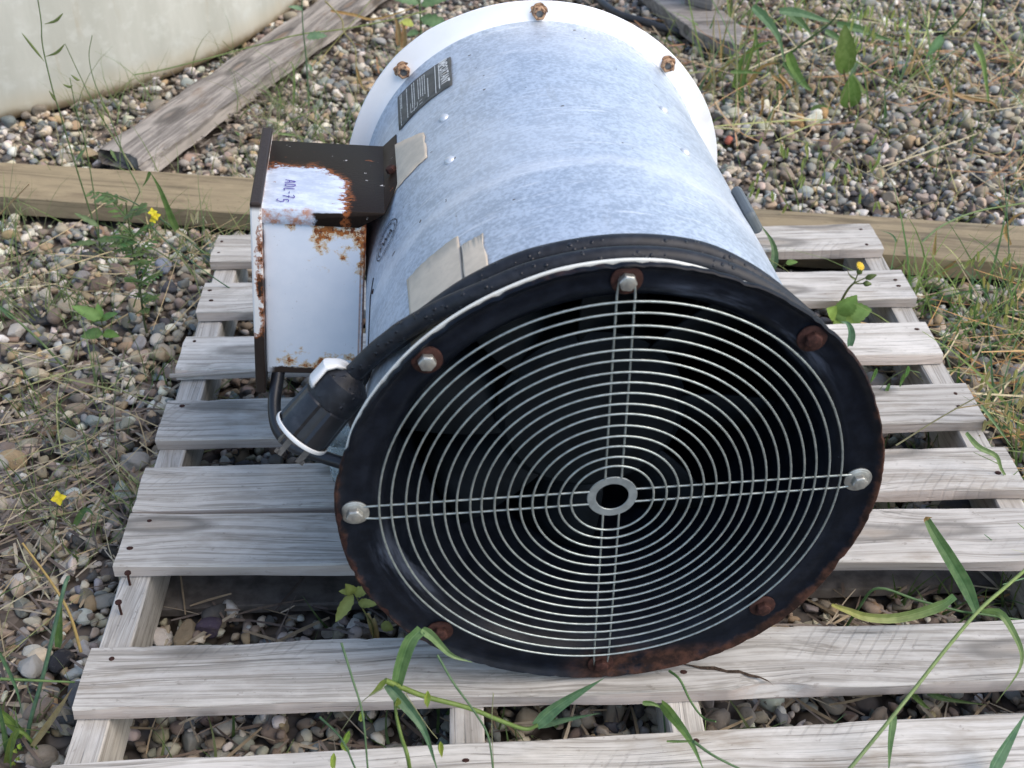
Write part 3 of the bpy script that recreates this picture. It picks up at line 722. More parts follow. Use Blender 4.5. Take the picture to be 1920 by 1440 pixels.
hex_b2 = MB(); hex_b2.lathe([(.0, -.0102), (.0045, -.0101), (.0060, -.0096), (.0, -.009)], 12)
was = MB(); was.lathe([(.0, -.0012), (.0135, -.0012), (.0145, -.0004), (.0144, .0012), (.0, .0012)], 32)
fl2 = MB(); fl2.lathe([(.0, -.0025), (.0112, -.0020), (.0126, -.0010), (.0128, .0), (.0, .0)], 30)
zinc_d = M_ZINC
for a, hm, wm, r in ((0, M_ZINC, M_RUST, .2512), (-45, M_ZINC, M_RUST, .2515), (-90, M_ZINC, M_ZINC, .2560), (90, M_ZINC, M_ZINC, .2535), (45, M_RUST, M_RUST, .2515), (180, M_RUST, M_RUST, .2505), (135, M_RUST, M_RUST, .2500), (-135, M_RUST, M_RUST, .2525)):
    p = cyl(a, .0035, r)
    o = hex_b.build('bolt', hm, fan, smooth=30); o.location = p+Vector((0, 0, Z0)); o.rotation_euler = (0, rnd.uniform(0, 1), 0); bevel(o, .0012)
    q = was.build('washer', wm, o, smooth=40)
    if a in (-90, 90): fl2.build('bolt_flange', hm, o, smooth=40)
    c_ = MB(); c_.lathe([(.0, -.0090), (.0042, -.0089), (.0058, -.0084)], 14); c_.build('bolt_cap', hm, o, smooth=40)
# rear flange nuts with rust bleeding from them
k_ = NT('rust_bleed'); nz = k_.noise(k_.obj(), 120., 4, .7); M_BLEED = k_.fin(k_.mix(k_.ramp(nz, .42, .62), (.42, .26, .15), (.055, .022, .013)), .85)
for a in range(0, 360, 45):
    da = {0: 1., 315: .3, 45: 1.1}.get(a, 0); p = cyl(a+da, .6912, .2570)+Vector((0, 0, Z0))
    b = MB(); b.lathe([(.0052, -.0085), (.0078, -.0088), (.0096, -.0075), (.0098, -.0005)], 6); o = b.build('flange_nut', M_BLEED, fan, smooth=25); o.location = p; o.rotation_euler.y = a+.4
    b = MB(); b.lathe([(.0, -.0052), (.0050, -.0060), (.0053, -.0085)], 14); b.build('bolt_end', M_BRASS, o, smooth=30)
    b = MB(); n = 36; ids = []
    for j in range(n):
        t = 2*math.pi*j/n; dn = max(0, -math.cos(t)); rr_ = .0125+.0032*mnoise.noise(Vector((math.cos(t)*2.2, math.sin(t)*2.2, a)))+.007*dn**4
        ids.append(b.vert((rr_*math.sin(t), -.0006, rr_*math.cos(t))))
    b.face(*ids); s_ = b.build('rust_stain', M_BLEED, o); s_.rotation_euler.y = -(a+.4)
# button heads on the tube
for (a, y) in ((-33.9, .4785), (-33.9, .360), (33.0, .4725), (33.0, .3514)):
    b = MB(); b.lathe([(.0, .0042), (.003, .0040), (.0055, .0026), (.0070, .0004), (.0071, -.001)], 20); o = b.build('rivet', M_RIVET, fan, smooth=60)
    o.location = cyl(a, y, .2442)+Vector((0, 0, Z0)); o.rotation_euler = Vector(cyl(a, 0, 1)).to_track_quat('Y', 'X').to_euler()
# the things stuck on the tube, bent round it
def wrap(name, quad, mat, dr=.0006, n=18, parent=None, edge=.0):
    b = MB(); (a0, y0), (a1, y1), (a2, y2), (a3, y3) = quad; m = 6; ids = []
    for i in range(n+1):
        u = i/n; row = []
        for j in range(m+1):
            v = j/m; a = (a0*(1-u)+a1*u)*(1-v)+(a3*(1-u)+a2*u)*v; y = (y0*(1-u)+y1*u)*(1-v)+(y3*(1-u)+y2*u)*v
            if i in (0, n): a += rnd.uniform(-edge, edge)
            if j in (0, m): y += rnd.uniform(-edge, edge)*.004
            row.append(b.vert(cyl(a, y, .2448+dr)))
        ids.append(row)
    for i in range(n):
        for j in range(m): b.face(ids[i][j], ids[i+1][j], ids[i+1][j+1], ids[i][j+1])
    o = b.build(name, mat, parent or fan, smooth=60)
    if not parent: o.location = (0, 0, Z0)
    md = o.modifiers.new('thick', 'SOLIDIFY'); md.thickness = .0007; md.offset = 0
    return o
wrap('tape_patch', ((-56.5, .545), (-40.9, .4795), (-40.9, .407), (-56.5, .412)), M_TAPE, edge=.35)
wrap('tape_patch', ((-51.3, .1855), (-33.9, .184), (-34.2, .03), (-51.2, .03)), M_TAPE, edge=.25)
wrap('tape_patch', ((-33.6, .160), (-27.8, .159), (-27.9, .03), (-34.0, .03)), M_TAPE, .0012, edge=.35)
b = MB(); b.tube([cyl(-33.75, .159, .2462), cyl(-34.1, .10, .2462), cyl(-33.9, .05, .2462)], .0006, 5); fp('tape_crease', b, M_BRASS, smooth=None)
lab = wrap('warning_label', ((-51.0, .6657), (-28.6, .6491), (-29.6, .5591), (-51.1, .5581)), M_LABEL, edge=.1)
wrap('red_label', ((80, .36), (97, .36), (97, .14), (80, .14)), M_RED)
# printing on the label: rows of small type run along the tube, read from the rear towards the front
def on_label(u, v, dr=.0014): # u 0..1 across (angle), v 0..1 from rear to front
    a = (-51.0*(1-u)-28.6*u)*(1-v)+(-51.1*(1-u)-29.6*u)*v; y = (.6657*(1-u)+.6491*u)*(1-v)+(.5581*(1-u)+.5591*u)*v
    return cyl(a, y, .2448+dr)
b = MB()
def dash(u0, u1, v0, v1):
    b.face(b.vert(on_label(u0, v0)), b.vert(on_label(u1, v0)), b.vert(on_label(u1, v1)), b.vert(on_label(u0, v1)))
for (u, v0, v1, h) in ((.795, .08, .92, .020), (.60, .28, .90, .018), (.545, .08, .74, .016), (.505, .08, .74, .016), (.465, .08, .70, .016), (.425, .08, .72, .016), (.345, .06, .80, .018), (.305, .06, .82, .018), (.20, .05, .95, .016), (.085, .05, .50, .016), (.06, .05, .97, .012)):
    v = v0
    while v < v1:
        l = rnd.uniform(.02, .07); dash(u, u+h, v, min(v1, v+l)); v += l+.014
dash(.735, .747, .04, .97)
for (u0, u1, v0, v1) in ((.27, .278, .62, .92), (.40, .408, .76, .90), (.27, .40, .90, .915), (.34, .348, .80, .95), (.44, .50, .80, .812), (.44, .50, .90, .912)): dash(u0, u1, v0, v1)
b.build('label_printing', M_LABELW, lab)
def text_mesh(body, size, bold=0.):
    cu = bpy.data.curves.new('t', 'FONT'); cu.body = body; cu.size = size; cu.offset = bold; cu.resolution_u = 2; cu.align_x = 'CENTER'; cu.align_y = 'CENTER'
    o = bpy.data.objects.new('t', cu); C.objects.link(o); dg = bpy.context.evaluated_depsgraph_get(); dg.update()
    me = bpy.data.meshes.new_from_object(o.evaluated_get(dg)); bpy.data.objects.remove(o); bpy.data.curves.remove(cu); return me
def wrapped_text(name, body, size, fn, mat, parent, bold=0., sx=1.):
    me = text_mesh(body, size, bold)
    for v in me.vertices: v.co = fn(v.co.x*sx, v.co.y)
    me.materials.clear(); me.materials.append(mat); me.name = name
    o = bpy.data.objects.new(name, me); C.objects.link(o); o.parent = parent; return o
wrapped_text('label_heading', 'IMPORTANT', .0178, lambda x, y: cyl(-31.6+math.degrees(y/.246), .612-x, .2448+.0015), M_LABELW, lab, .0004, .78)
# round maker's mark, printed straight on the metal
b = MB(); lc = (-60.6, .333); LR = .0268
def on_logo(x, y, dr=.0009): return cyl(lc[0]+math.degrees(x/.2445), lc[1]+y, .2446+dr)
for (r0, r1) in ((LR, LR-.0013),):
    n = 48
    for j in range(n):
        t0, t1 = 2*math.pi*j/n, 2*math.pi*(j+1)/n
        b.face(*[b.vert(on_logo(r*math.sin(t), r*math.cos(t))) for r, t in ((r0, t0), (r0, t1), (r1, t1), (r1, t0))])
for (a0, a1) in ((-52, 40), (70, 205), (225, 300)):
    a = a0
    while a < a1:
        l = rnd.uniform(2.5, 5); h = rnd.uniform(.0026, .0045) if a < 60 else .0026
        b.face(*[b.vert(on_logo(r*math.sin(rad(t)), r*math.cos(rad(t)))) for r, t in ((.0225, a), (.0225, a+l), (.0225-h, a+l), (.0225-h, a))]); a += l+rnd.uniform(1.6, 3.)
logo = fp('round_mark', b, M_INK, smooth=None)
wrapped_text('mark_letters', 'FWA', .0165, lambda x, y: on_logo(x, y-.001), M_INK, logo, .0003, .92)
# small dark hole and seam line low on the left
b = MB(); b.tube([cyl(-70, .31, .2446), cyl(-73.5, .29, .2446), cyl(-75, .25, .2446), cyl(-77.5, .19, .2446)], .0011, 5); fp('seam', b, M_INK, smooth=None)
b = MB(); b.lathe([(.0, .0012), (.003, .0012), (.0036, -.001)], 12); o = b.build('screw', M_RUST, fan); o.location = cyl(-71, .287, .2442)+Vector((0, 0, Z0)); o.rotation_euler = Vector(cyl(-71, 0, 1)).to_track_quat('Y', 'X').to_euler()
# grey bracket on the far side
b = MB(); b.box((-.03, 0, 0), (.002, .072, .0135)); o = bevel(b.build('side_bracket', M_GREYPL, fan), .006, 3); o.location = cyl(60, .298, .2425)+Vector((0, 0, Z0)); o.rotation_euler = (0, rad(60), 0)

# ------------------------------------------------------------------ terminal box
bx = empty('terminal_box', Vector((-.3544, .375, .1464+Z0))); bx.parent = fan; bx.rotation_euler = (0, rad(5.6), 0)
b = MB(); b.box((.0005, .002, -.236), (.121, .184, -.0012)); o = bevel(b.build('box_body', M_BOXFRONT, bx), .0035, 3)
b = MB()
P = lambda x, y, z: b.vert((x, y, z))
a1, a2, a3, a4 = P(0, 0, 0), P(.142, 0, -.0004), P(.142, .186, -.0004), P(0, .186, 0)
b.face(a1, a2, a3, a4)
f1, f2 = P(.157, .046, .0165), P(.158, .187, .0170); b.face(a2, f1, f2, a3)
l1, l2, l3 = P(0, -.002, -.0187), P(.112, -.002, -.0205), P(.139, -.0008, -.004)
b.face(a1, l1, l2, l3, a2)
tp = b.build('top_panel', M_BOXTOP, bx, smooth=20); md = tp.modifiers.new('thick', 'SOLIDIFY'); md.thickness = .0014; md.offset = 1; bevel(tp, .0008, 1)
b = MB(); b.box((-.0125, 0, -.270), (.0003, .212, 0)); ld = bevel(b.build('box_cover', M_CHIP, bx), .0022, 2); ld.location = (0, -.011, .0115)
b = MB(); b.lathe([(.0, -.007), (.0055, -.0066), (.0066, -.005), (.0068, 0)], 6); o = b.build('hex_screw', M_RUST, bx, smooth=25); o.location = (.1515, .088, .0115); o.rotation_euler = Vector((-.5, 0, .85)).to_track_quat('-Y', 'Z').to_euler()
# pen writing ADL-75 across the top panel, read towards the viewer
GL = {'A': [[(0, 0), (.45, 1), (.8, -.05)], [(.15, .42), (.72, .42)]], 'D': [[(.05, 0), (.1, 1), (.6, .85), (.75, .45), (.5, .05), (0, .02)]], 'L': [[(.1, 1), (.05, 0), (.6, .04)]], '-': [[(0, .5), (.5, .5)]],
      '7': [[(0, .95), (.7, 1), (.25, -.1)], [(.15, .5), (.7, .52)]], '5': [[(.7, 1), (.15, 1), (.1, .55), (.55, .6), (.7, .25), (.4, -.1), (0, .0)]]}
b = MB(); xx = 0
for ch in 'ADL-75':
    for st in GL[ch]:
        pts = [(xx+x*.0088, y*.0120) for x, y in st]
        sp = spline([(x, y, 0) for x, y in pts], len(pts)*5)
        b.tube([(.0235+q.y-(.006 if ch in '5' else 0), .072-q.x, .0016) for q in sp], .00055, 4)
    xx += {'-': .0085, 'L': .0085}.get(ch, .0112)
b.build('pen_writing', M_PEN, bx)

# ------------------------------------------------------------------ power cord and plug
cord = empty('power_cord', fan.location, 'thick black power cord wrapped round the fan with a locking plug', 'power cord', frot)
def cp(name, mb, mat, parent=None, smooth=60):
    o = mb.build(name, mat, parent or cord, smooth=smooth)
    if parent is None: o.location = (0, 0, Z0)
    return o
k_ = NT('wet_rubber'); o_ = k_.obj(); dv = k_.vor(o_, 150., 'F1', 0); on = k_.ramp(k_.noise(o_, 40., 2), .45, .55)
dr_ = k_.math('MULTIPLY', k_.ramp(dv, .36, .12), on); nz = k_.noise(o_, 90., 4, .6)
M_CABLE = k_.fin(k_.mix(k_.ramp(nz, .4, .7), (.008, .009, .012), (.017, .019, .024)), k_.math('MULTIPLY_ADD', dr_, -.3, .52), 0, k_.bump(k_.math('ADD', dr_, k_.math('MULTIPLY', nz, .2)), .6, .0022), .35)
A = [(170, .050, .2565), (120, .045, .257), (80, .036, .259), (62, .0205, .2552), (50, .0225, .2552), (40, .030, .2555), (28, .047, .2562), (16, .0585, .256), (0, .0585, .2555), (-17, .0605, .2555), (-31, .0605, .2555), (-43, .0635, .2550), (-50, .071, .2550), (-55, .082, .2550), (-60, .099, .2550), (-66, .118, .2550), (-73, .138, .2550), (-90, .155, .2550), (-130, .12, .256), (-180, .06, .2565)]
b = MB(); b.tube(spline([cyl(*q) for q in A], 150), .0100, 14); cp('cable', b, M_CABLE)
Bp = [cyl(75, .022, .2565), cyl(50, .0225, .2565), cyl(30, .0265, .2565), cyl(14, .0345, .2565), cyl(-2, .0355, .2562), cyl(-17, .0375, .2562), cyl(-29, .0375, .2575), cyl(-38, .043, .2615)]
pe = Vector((-.2520, .0625, .1215)); Bp += [Vector((-.1958, .050, .1815)), Vector((-.2087, .0525, .1700)), Vector((-.2272, .0565, .1515)), pe, pe+Vector((-.012, .004, -.016))]
b = MB(); b.tube(spline(Bp, 110), .0097, 14); cp('cable', b, M_CABLE)
ax = (Vector((-.3045, .047, .0665))-pe).normalized()
plug = empty('plug', pe+Vector((0, 0, Z0))); plug.parent = cord; plug.rotation_euler = ax.to_track_quat('Y', 'Z').to_euler(); plug.scale = (.92, 1, .92)
def pp(name, mb, mat, smooth=35): return mb.build(name, mat, plug, smooth=smooth)
def rib(a, r): return r
b = MB(); b.lathe([(.0, -.006), (.0130, -.006), (.0155, -.003), (.0210, .000), (.0275, .005), (.0288, .010), (.0288, .030), (.0280, .032)], 40); pp('plug_back', b, M_CABLE)
b = MB(); b.lathe([(.0280, .031), (.0298, .033), (.0312, .066), (.0314, .072), (.0, .072)], 56, lambda a, r: r*(1-.085*(math.sin(a*5+.6) > .2)) if r > .02 else r); pp('plug_shell', b, M_RUBBER, 25)
b = MB(); b.lathe([(.0314, .0718), (.0325, .0724), (.0328, .0742), (.0322, .0760), (.030, .0770), (.0, .0775)], 48); pp('plug_ring', b, M_NYLON)
for (x, z, rt) in ((.017, .004, .3), (-.010, -.014, 1.9), (-.012, .013, -1.2)):
    b = MB(); b.box((-.0030, 0, -.0011), (.0030, .022, .0011)); b.box((.0012, .017, -.0011), (.0058, .022, .0011)); o = pp('plug_blade', b, M_BRASS, None); o.location = (x, .0784, z); o.rotation_euler.y = rt
# white cord clamp shell on the back of the plug
lv = (FM.to_3x3() @ plug.rotation_euler.to_matrix()).inverted() @ (UPV*.85-RGT*.6); CA = math.atan2(lv.x, lv.z)
b = MB(); n = 9
for (r, y) in ((.010, -.006), (.0225, -.004), (.0312, .003), (.0318, .022), (.0296, .026)):
    for j in range(n+1): t = CA+rad(-52+104*j/n); b.vert((r*math.sin(t), y, r*math.cos(t)))
for i in range(4):
    for j in range(n): q = i*(n+1)+j; b.face(q, q+1, q+n+2, q+n+1)
cl = pp('cord_clamp', b, M_NYLON, 30); md = cl.modifiers.new('thick', 'SOLIDIFY'); md.thickness = .003; md.offset = 0
CLAMP = cl
# the lead that leaves the bottom of the terminal box and loops under the fan
b = MB(); b.tube(spline([(-.352, .43, -.04), (-.3625, .385, -.092), (-.3690, .352, -.118), (-.3660, .330, -.142), (-.3500, .318, -.160), (-.3270, .310, -.168), (-.300, .300, -.174), (-.26, .29, -.185), (-.20, .27, -.200)], 50), .0085, 12); cp('box_lead', b, M_RUBBER)

# ------------------------------------------------------------------ clear cup on the pallet
cup = empty('plastic_cup', (.2765, .450, .0008), 'small cloudy clear plastic cup standing on the deck beside the black flange', 'cup')
b = MB(); n = 36
prof = [(0, 0), (.0185, 0), (.0205, .002), (.0218, .026), (.0232, .028), (.0232, .0305), (.0225, .032), (.0238, .068), (.0245, .070), (.0228, .070), (.0212, .032), (.0205, .027), (.0188, .0035), (0, .0025)]
rings = [[b.vert((r*math.cos(2*math.pi*k/n), r*math.sin(2*math.pi*k/n), z)) for k in range(n)] for r, z in prof]
for i in range(len(rings)-1):
    for k in range(n): b.face(rings[i][k], rings[i][(k+1) % n], rings[i+1][(k+1) % n], rings[i+1][k])
b.build('cup_wall', M_CLEAR, cup, smooth=50)

# ------------------------------------------------------------------ plants
GR, TEAL, YG, STRAW, ORG, PALE, DK = (.085, .165, .045), (.065, .155, .085), (.22, .29, .06), (.44, .33, .17), (.40, .21, .085), (.50, .46, .30), (.035, .085, .025)
GTOP = -.100
def path(pts, y):
    n = len(pts); out = []
    for i, q in enumerate(pts):
        yy = y if not isinstance(y, (tuple, list)) else y[0]+(y[1]-y[0])*i/(n-1)
        out.append(aty(q[0], q[1], yy))
    return out
class Plant:
    def __init__(s, name, label, cat, root, group=None):
        s.r = Vector((root.x, root.y, GTOP-.006)); s.e = empty(name, s.r, label, cat, group=group)
    def part(s, name, mb, mat=None):
        o = mb.build(name, mat or M_LEAF, s.e, smooth=60, colors=True, recalc=False); o.location = -s.r; return o
    def stem(s, pts, r, col, name='stem', r1=None, n=7, root=False):
        if root: pts = [Vector((s.r.x, s.r.y, s.r.z-.01))]+list(pts)
        sp = spline(pts, max(8, len(pts)*5)); m = len(sp); r1 = r1 or r*.6
        b = MB(); cc = [col if len(col) == 3 and not isinstance(col[0], tuple) else tuple(p+(q-p)*i/(m-1) for p, q in zip(*col)) for i in range(m)]
        b.tube(sp, [.78*(r+(r1-r)*i/(m-1)) for i in range(m)], n, cols=cc); return s.part(name, b)
    def blade(s, pts, w, c0, c1=None, name='leaf', **k):
        b = MB(); b.blade(pts, w*.84, c0, c1, **k); return s.part(name, b)
    def leaf(s, base, d, nrm, L, W, col, name='leaf', **k):
        b = MB(); b.leaf(base, Vector(d), Vector(nrm), L, W, col, **k); return s.part(name, b)
    def spikelets(s, pts, L=.02, col=YG, W=.0045, d=(0, 0, -1)):
        for p in pts:
            dd = Vector(d)+Vector((rnd.uniform(-.3, .3), rnd.uniform(-.3, .3), rnd.uniform(-.1, .2)))
            b = MB()
            for q in range(3):
                b.leaf(p, dd+Vector((rnd.uniform(-.12, .12), 0, 0)), Vector((math.sin(q*2.1), -math.cos(q*2.1), .2)), L*rnd.uniform(.8, 1.1), W, tuple(c*rnd.uniform(.85, 1.15) for c in col), seg=5, curl=0)
            s.part('spikelet', b)

# tall mustard stalks on the left
rt = atz(188, 470, GTOP); y = rt.y
p = Plant('mustard_plant', 'tall thin mustard stalks with slim seed pods, rising in front of the cream tank', 'weed', rt)
MC = (.13, .20, .085)
p.stem(path([(183, 440), (170, 400), (148, 330), (127, 262), (112, 210), (99, 169), (80, 86), (77, 38), (66, -30)], (y, y-.05)), .0022, MC, root=True, r1=.0012)
p.stem(path([(186, 445), (182, 405), (172, 337), (157, 255), (142, 202), (131, 146)], (y, y+.02)), .0020, MC, r1=.001, root=True)
p.stem(path([(262, 360), (259, 349), (240, 311), (214, 240), (195, 195), (176, 150), (167, 105), (173, 66)], (y-.01, y+.03)), .0018, MC, r1=.0008)
p.stem(path([(240, 311), (225, 277), (180, 202), (150, 142), (122, 82)], (y, y+.01)), .0018, MC, r1=.0008)
p.stem(path([(188, 468), (230, 420), (262, 360)], (y, y-.01)), .0022, MC, root=True)
for (q0, q1) in (((84, 45), (118, 25)), ((83, 115), (41, 62)), ((86, 106), (121, 83)), ((150, 150), (133, 140)), ((136, 160), (118, 158)), ((178, 200), (196, 228)), ((205, 218), (189, 190)), ((104, 190), (92, 170))):
    pts = path([q0, ((q0[0]+q1[0])/2+3, (q0[1]+q1[1])/2+4), q1], y-.03)
    b = MB(); sp = spline(pts, 9); b.tube(sp, [.0006, .0008, .0016, .0022, .0024, .0024, .0021, .0014, .0004], 6, cols=[(.17, .22, .07)]*9); p.part('seed_pod', b)
for (q, d, L) in (((186, 425), (-.6, 0, .5), .05), ((176, 380), (.7, -.2, .4), .045), ((182, 450), (.8, -.3, .2), .06), ((181, 455), (-.9, -.2, .1), .05), ((160, 280), (-.6, -.2, -.5), .03), ((207, 280), (.3, -.2, -.7), .025)):
    p.leaf(aty(q[0], q[1], y-.01), d, (0, -.6, 1), L, L*.3, (.09, .15, .06), seg=7, serr=.35)

# bushy leafy weed with small yellow flowers
rt = atz(273, 612, GTOP); y = rt.y
p = Plant('bushy_weed', 'bushy feathery green weed with tiny yellow flowers beside the terminal box', 'weed', rt)
p.stem(path([(270, 600), (262, 540), (250, 475), (243, 430), (236, 380)], (y, y+.01)), .0028, (.10, .12, .06), root=True)
for k in range(26):
    t = rnd.uniform(.1, 1); q = (272-36*t+rnd.uniform(-4, 4), 600-225*t); b0 = aty(q[0], q[1], y+rnd.uniform(-.01, .02))
    a = rnd.uniform(0, 6.28); d = Vector((math.cos(a), math.sin(a)*.6-.1, rnd.uniform(.0, .9))); L = rnd.uniform(.03, .075)*(.6+.6*t)
    tip = b0+d.normalized()*L
    b = MB(); b.blade([b0, b0.lerp(tip, .5)+Vector((0, 0, .006)), tip], .004, (.07, .13, .045), (.11, .18, .06))
    for j in range(5):
        bb = b0.lerp(tip, .25+.15*j); sd_ = d.cross(Vector((0, 0, 1))).normalized()
        for s_ in (-1, 1): b.leaf(bb, sd_*s_+d*.6, Vector((0, -.4, 1)), L*.32*(1-.1*j), L*.12, tuple(c*rnd.uniform(.7, 1.2) for c in (.075, .14, .045)), seg=5, serr=.3)
    p.part('leaf', b)
def petals(p, c, R, n, col, nrm, name='flower'):
    b = MB(); nrm = Vector(nrm).normalized(); t = nrm.cross(Vector((0, 1, .2))).normalized(); s = nrm.cross(t)
    for k in range(n):
        a = 2*math.pi*k/n+.3; d = t*math.cos(a)+s*math.sin(a)+nrm*.25
        b.leaf(c, d, nrm, R, R*.85 if n < 7 else R*.4, tuple(x*rnd.uniform(.9, 1.05) for x in col), seg=5, curl=.2)
    return p.part(name, b)
YEL = (.78, .62, .02)
for q in ((286, 398), (288, 411), (293, 405)):
    petals(p, aty(q[0], q[1], y-.05), .0075, 4, YEL, (rnd.uniform(-.3, .3), -.8, .6))
p.stem(path([(250, 470), (272, 440), (286, 403)], (y, y-.05)), .0011, (.12, .18, .06))

# grass stalk with one broad blade crossing behind the box
rt = atz(478, 548, GTOP)
p = Plant('grass_stalk', 'single arching grass stalk with one broad blade beside the rusty terminal box', 'grass', rt); y = rt.y
p.stem(path([(470, 540), (400, 490), (331, 432), (260, 385), (225, 368)], (y, y+.1)), .0021, (.07, .14, .075), root=True, r1=.0014)
p.blade(path([(332, 434), (320, 405), (300, 355), (281, 322)], y+.03), .017, GR, (.08, .17, .05))
p.blade(path([(281, 322), (276, 336), (266, 352)], y+.03), .008, GR)
p.blade(path([(331, 432), (345, 440), (365, 455)], y), .010, (.45, .36, .2), PALE)
p.stem(path([(410, 480), (350, 470), (400, 440), (470, 418)], y), .0012, STRAW, 'dry_stem')
p.spikelets([aty(*q, y) for q in ((358, 400), (385, 430), (372, 395))], .024, PALE, .005)
rt = atz(440, 640, GTOP); p = Plant('grass_stalk', 'thin straight green stalk slanting across the gravel towards the second deck board', 'grass', rt); y = rt.y
p.stem(path([(478, 570), (400, 520), (320, 460), (285, 425)], (y, y+.07)), .0016, TEAL, root=False); p.stem(path([(478, 570), (500, 600)], y), .0016, TEAL)

# small broadleaf seedling
rt = atz(200, 652, GTOP); y = rt.y
p = Plant('seedling', 'small bright green broadleaf seedling on the gravel left of the pallet', 'seedling', rt)
top = aty(190, 600, y)
p.stem([Vector((rt.x, rt.y, GTOP)), top.lerp(rt, .5), top], .0016, (.10, .06, .035))
for (q, d, L, W) in (((190, 600), (-.85, -.1, .75), .052, .024), ((190, 600), (.8, -.2, .55), .036, .016), ((190, 600), (.1, -.6, .5), .034, .014), ((192, 625), (-.9, -.2, .05), .036, .024), ((193, 625), (.7, -.3, .1), .032, .018), ((190, 600), (-.2, .5, .6), .03, .015)):
    p.leaf(aty(q[0], q[1], y), d, (0, -.5, 1), L, W, tuple(c*rnd.uniform(.8, 1.15) for c in (.10, .24, .05)), serr=.12)

# yellow flower by the pallet corner
rt = atz(100, 1010, GTOP); y = rt.y
p = Plant('yellow_flower', 'lone four petalled yellow flower standing above the litter left of the pallet', 'flower', rt)
c = aty(110, 934, y-.01); p.stem([Vector((rt.x, rt.y, GTOP)), c.lerp(rt, .4), c], .0011, (.10, .16, .06)); petals(p, c, .0105, 4, (.70, .56, .015), (.1, -.75, .65)); 
p.blade(path([(140, 985), (160, 955), (178, 968)], y), .012, GR, TEAL)
p.stem(path([(172, 1015), (185, 980), (195, 1030)], y), .0012, (.16, .2, .09)); p.leaf(aty(190, 1030, y), (.3, -.4, -.5), (0, -.7, .7), .03, .022, (.10, .19, .08), serr=.25)

# long stalks low on the left
rt = atz(48, 1380, GTOP); y = rt.y
p = Plant('grass_clump', 'clump of stout green grass blades at the lower left corner with a dry yellow stalk', 'grass', rt)
p.stem(path([(55, 1360), (85, 1250), (118, 1110), (128, 1082)], (y, y+.06)), .0034, (.09, .19, .12), root=True, r1=.0028)
p.blade(path([(108, 1215), (112, 1170), (115, 1115)], y+.06), .012, GR)
p.stem(path([(152, 1222), (130, 1150), (95, 1090), (42, 1018)], (y+.05, y+.1)), .0026, (.48, .33, .12), 'dry_stem')
p.stem(path([(0, 1273), (70, 1276), (140, 1279)], (y-.02, y)), .0024, (.11, .20, .06))
for (a, b_, w_, c0, c1) in (([(10, 1440), (35, 1370), (90, 1430)], 0, .012, YG, (.12, .22, .05)), ([(0, 1335), (50, 1385), (100, 1430)], 0, .016, (.16, .26, .05), GR), ([(45, 1440), (35, 1380), (28, 1325)], 0, .008, (.20, .32, .12), (.2, .3, .1)), ([(0, 1225), (30, 1290), (42, 1340)], 0, .006, TEAL, TEAL), ([(60, 1400), (110, 1330), (135, 1290)], 0, .010, STRAW, (.3, .2, .12)), ([(20, 1440), (5, 1360), (-8, 1290)], 0, .01, GR, TEAL)):
    p.blade(path(a, y-.02+rnd.uniform(-.02, .02)), w_, c0, c1)
p.spikelets([aty(*q, y-.02) for q in ((28, 1405), (33, 1420), (25, 1428), (36, 1395))], .008, (.42, .52, .10), .006)
rt = atz(120, 690, GTOP); y = rt.y
p = Plant('grass_stalk', 'green grass stalk with a branching top, fallen over the gravel at the left edge', 'grass', rt)
p.stem(path([(125, 695), (80, 645), (25, 595), (-20, 565)], (y, y+.03)), .0030, (.13, .21, .08)); p.blade(path([(25, 597), (5, 580), (-20, 560)], y+.02), .012, TEAL)
p.stem(path([(110, 680), (60, 672), (10, 655)], y), .0014, (.20, .24, .10)); p.stem(path([(122, 694), (132, 730), (136, 780)], y-.02), .0016, (.24, .28, .12))
p.stem(path([(85, 650), (120, 610), (160, 588)], y+.02), .0010, (.22, .26, .12)); p.blade(path([(122, 700), (138, 660), (146, 628)], y), .006, STRAW, PALE)
p.blade(path([(115, 700), (70, 700), (20, 676)], y), .007, (.30, .24, .13), STRAW)
rt = atz(20, 445, GTOP); y = rt.y
p = Plant('grass_stalk', 'dry straw stalk crossing the timber beam at the left edge', 'grass', rt)
p.stem(path([(-10, 412), (15, 385), (55, 345)], (y, y)), .0022, (.42, .28, .15)); p.stem(path([(10, 440), (22, 330), (30, 270)], (y, y+.02)), .0008, (.25, .27, .15), root=True)
p.stem(path([(28, 440), (38, 400), (58, 390), (70, 410)], y), .0008, (.38, .33, .22))

# long stalk lying over plank and tank
rt = atz(735, 28, GTOP); y = aty(520, 68, 2.2).y
p = Plant('grass_stalk', 'long yellow green grass stalk leaning across the plank in front of the tank', 'grass', rt)
p.stem(path([(800, 20), (730, 38), (640, 55), (560, 65), (455, 92), (380, 112), (300, 132), (252, 140)], (2.25, 1.98)), .0026, ((.26, .30, .10), (.17, .26, .10)), r1=.0020)
p.stem(path([(610, 2), (640, 35), (645, 60), (665, 88), (668, 130), (672, 175)], (2.2, 2.0)), .0030, ((.34, .29, .13), (.24, .22, .09)))
p.stem(path([(594, 122), (615, 95), (645, 60), (680, 20), (705, -15)], (2.05, 2.25)), .0018, ((.40, .32, .12), (.18, .26, .09)))
p.blade(path([(620, 20), (665, 28), (700, 36), (760, 20), (790, 5)], 2.2), .010, (.42, .22, .08), (.45, .30, .12))
p.blade(path([(668, 125), (680, 165), (700, 170)], 2.0), .008, ORG, STRAW)
rt = atz(578, 190, GTOP); y = rt.y
p = Plant('weed', 'slender blue green weed growing beside the weathered plank', 'weed', rt)
p.stem(path([(578, 175), (574, 110), (568, 50), (566, -10)], (y, y)), .0030, (.12, .21, .12), root=True)
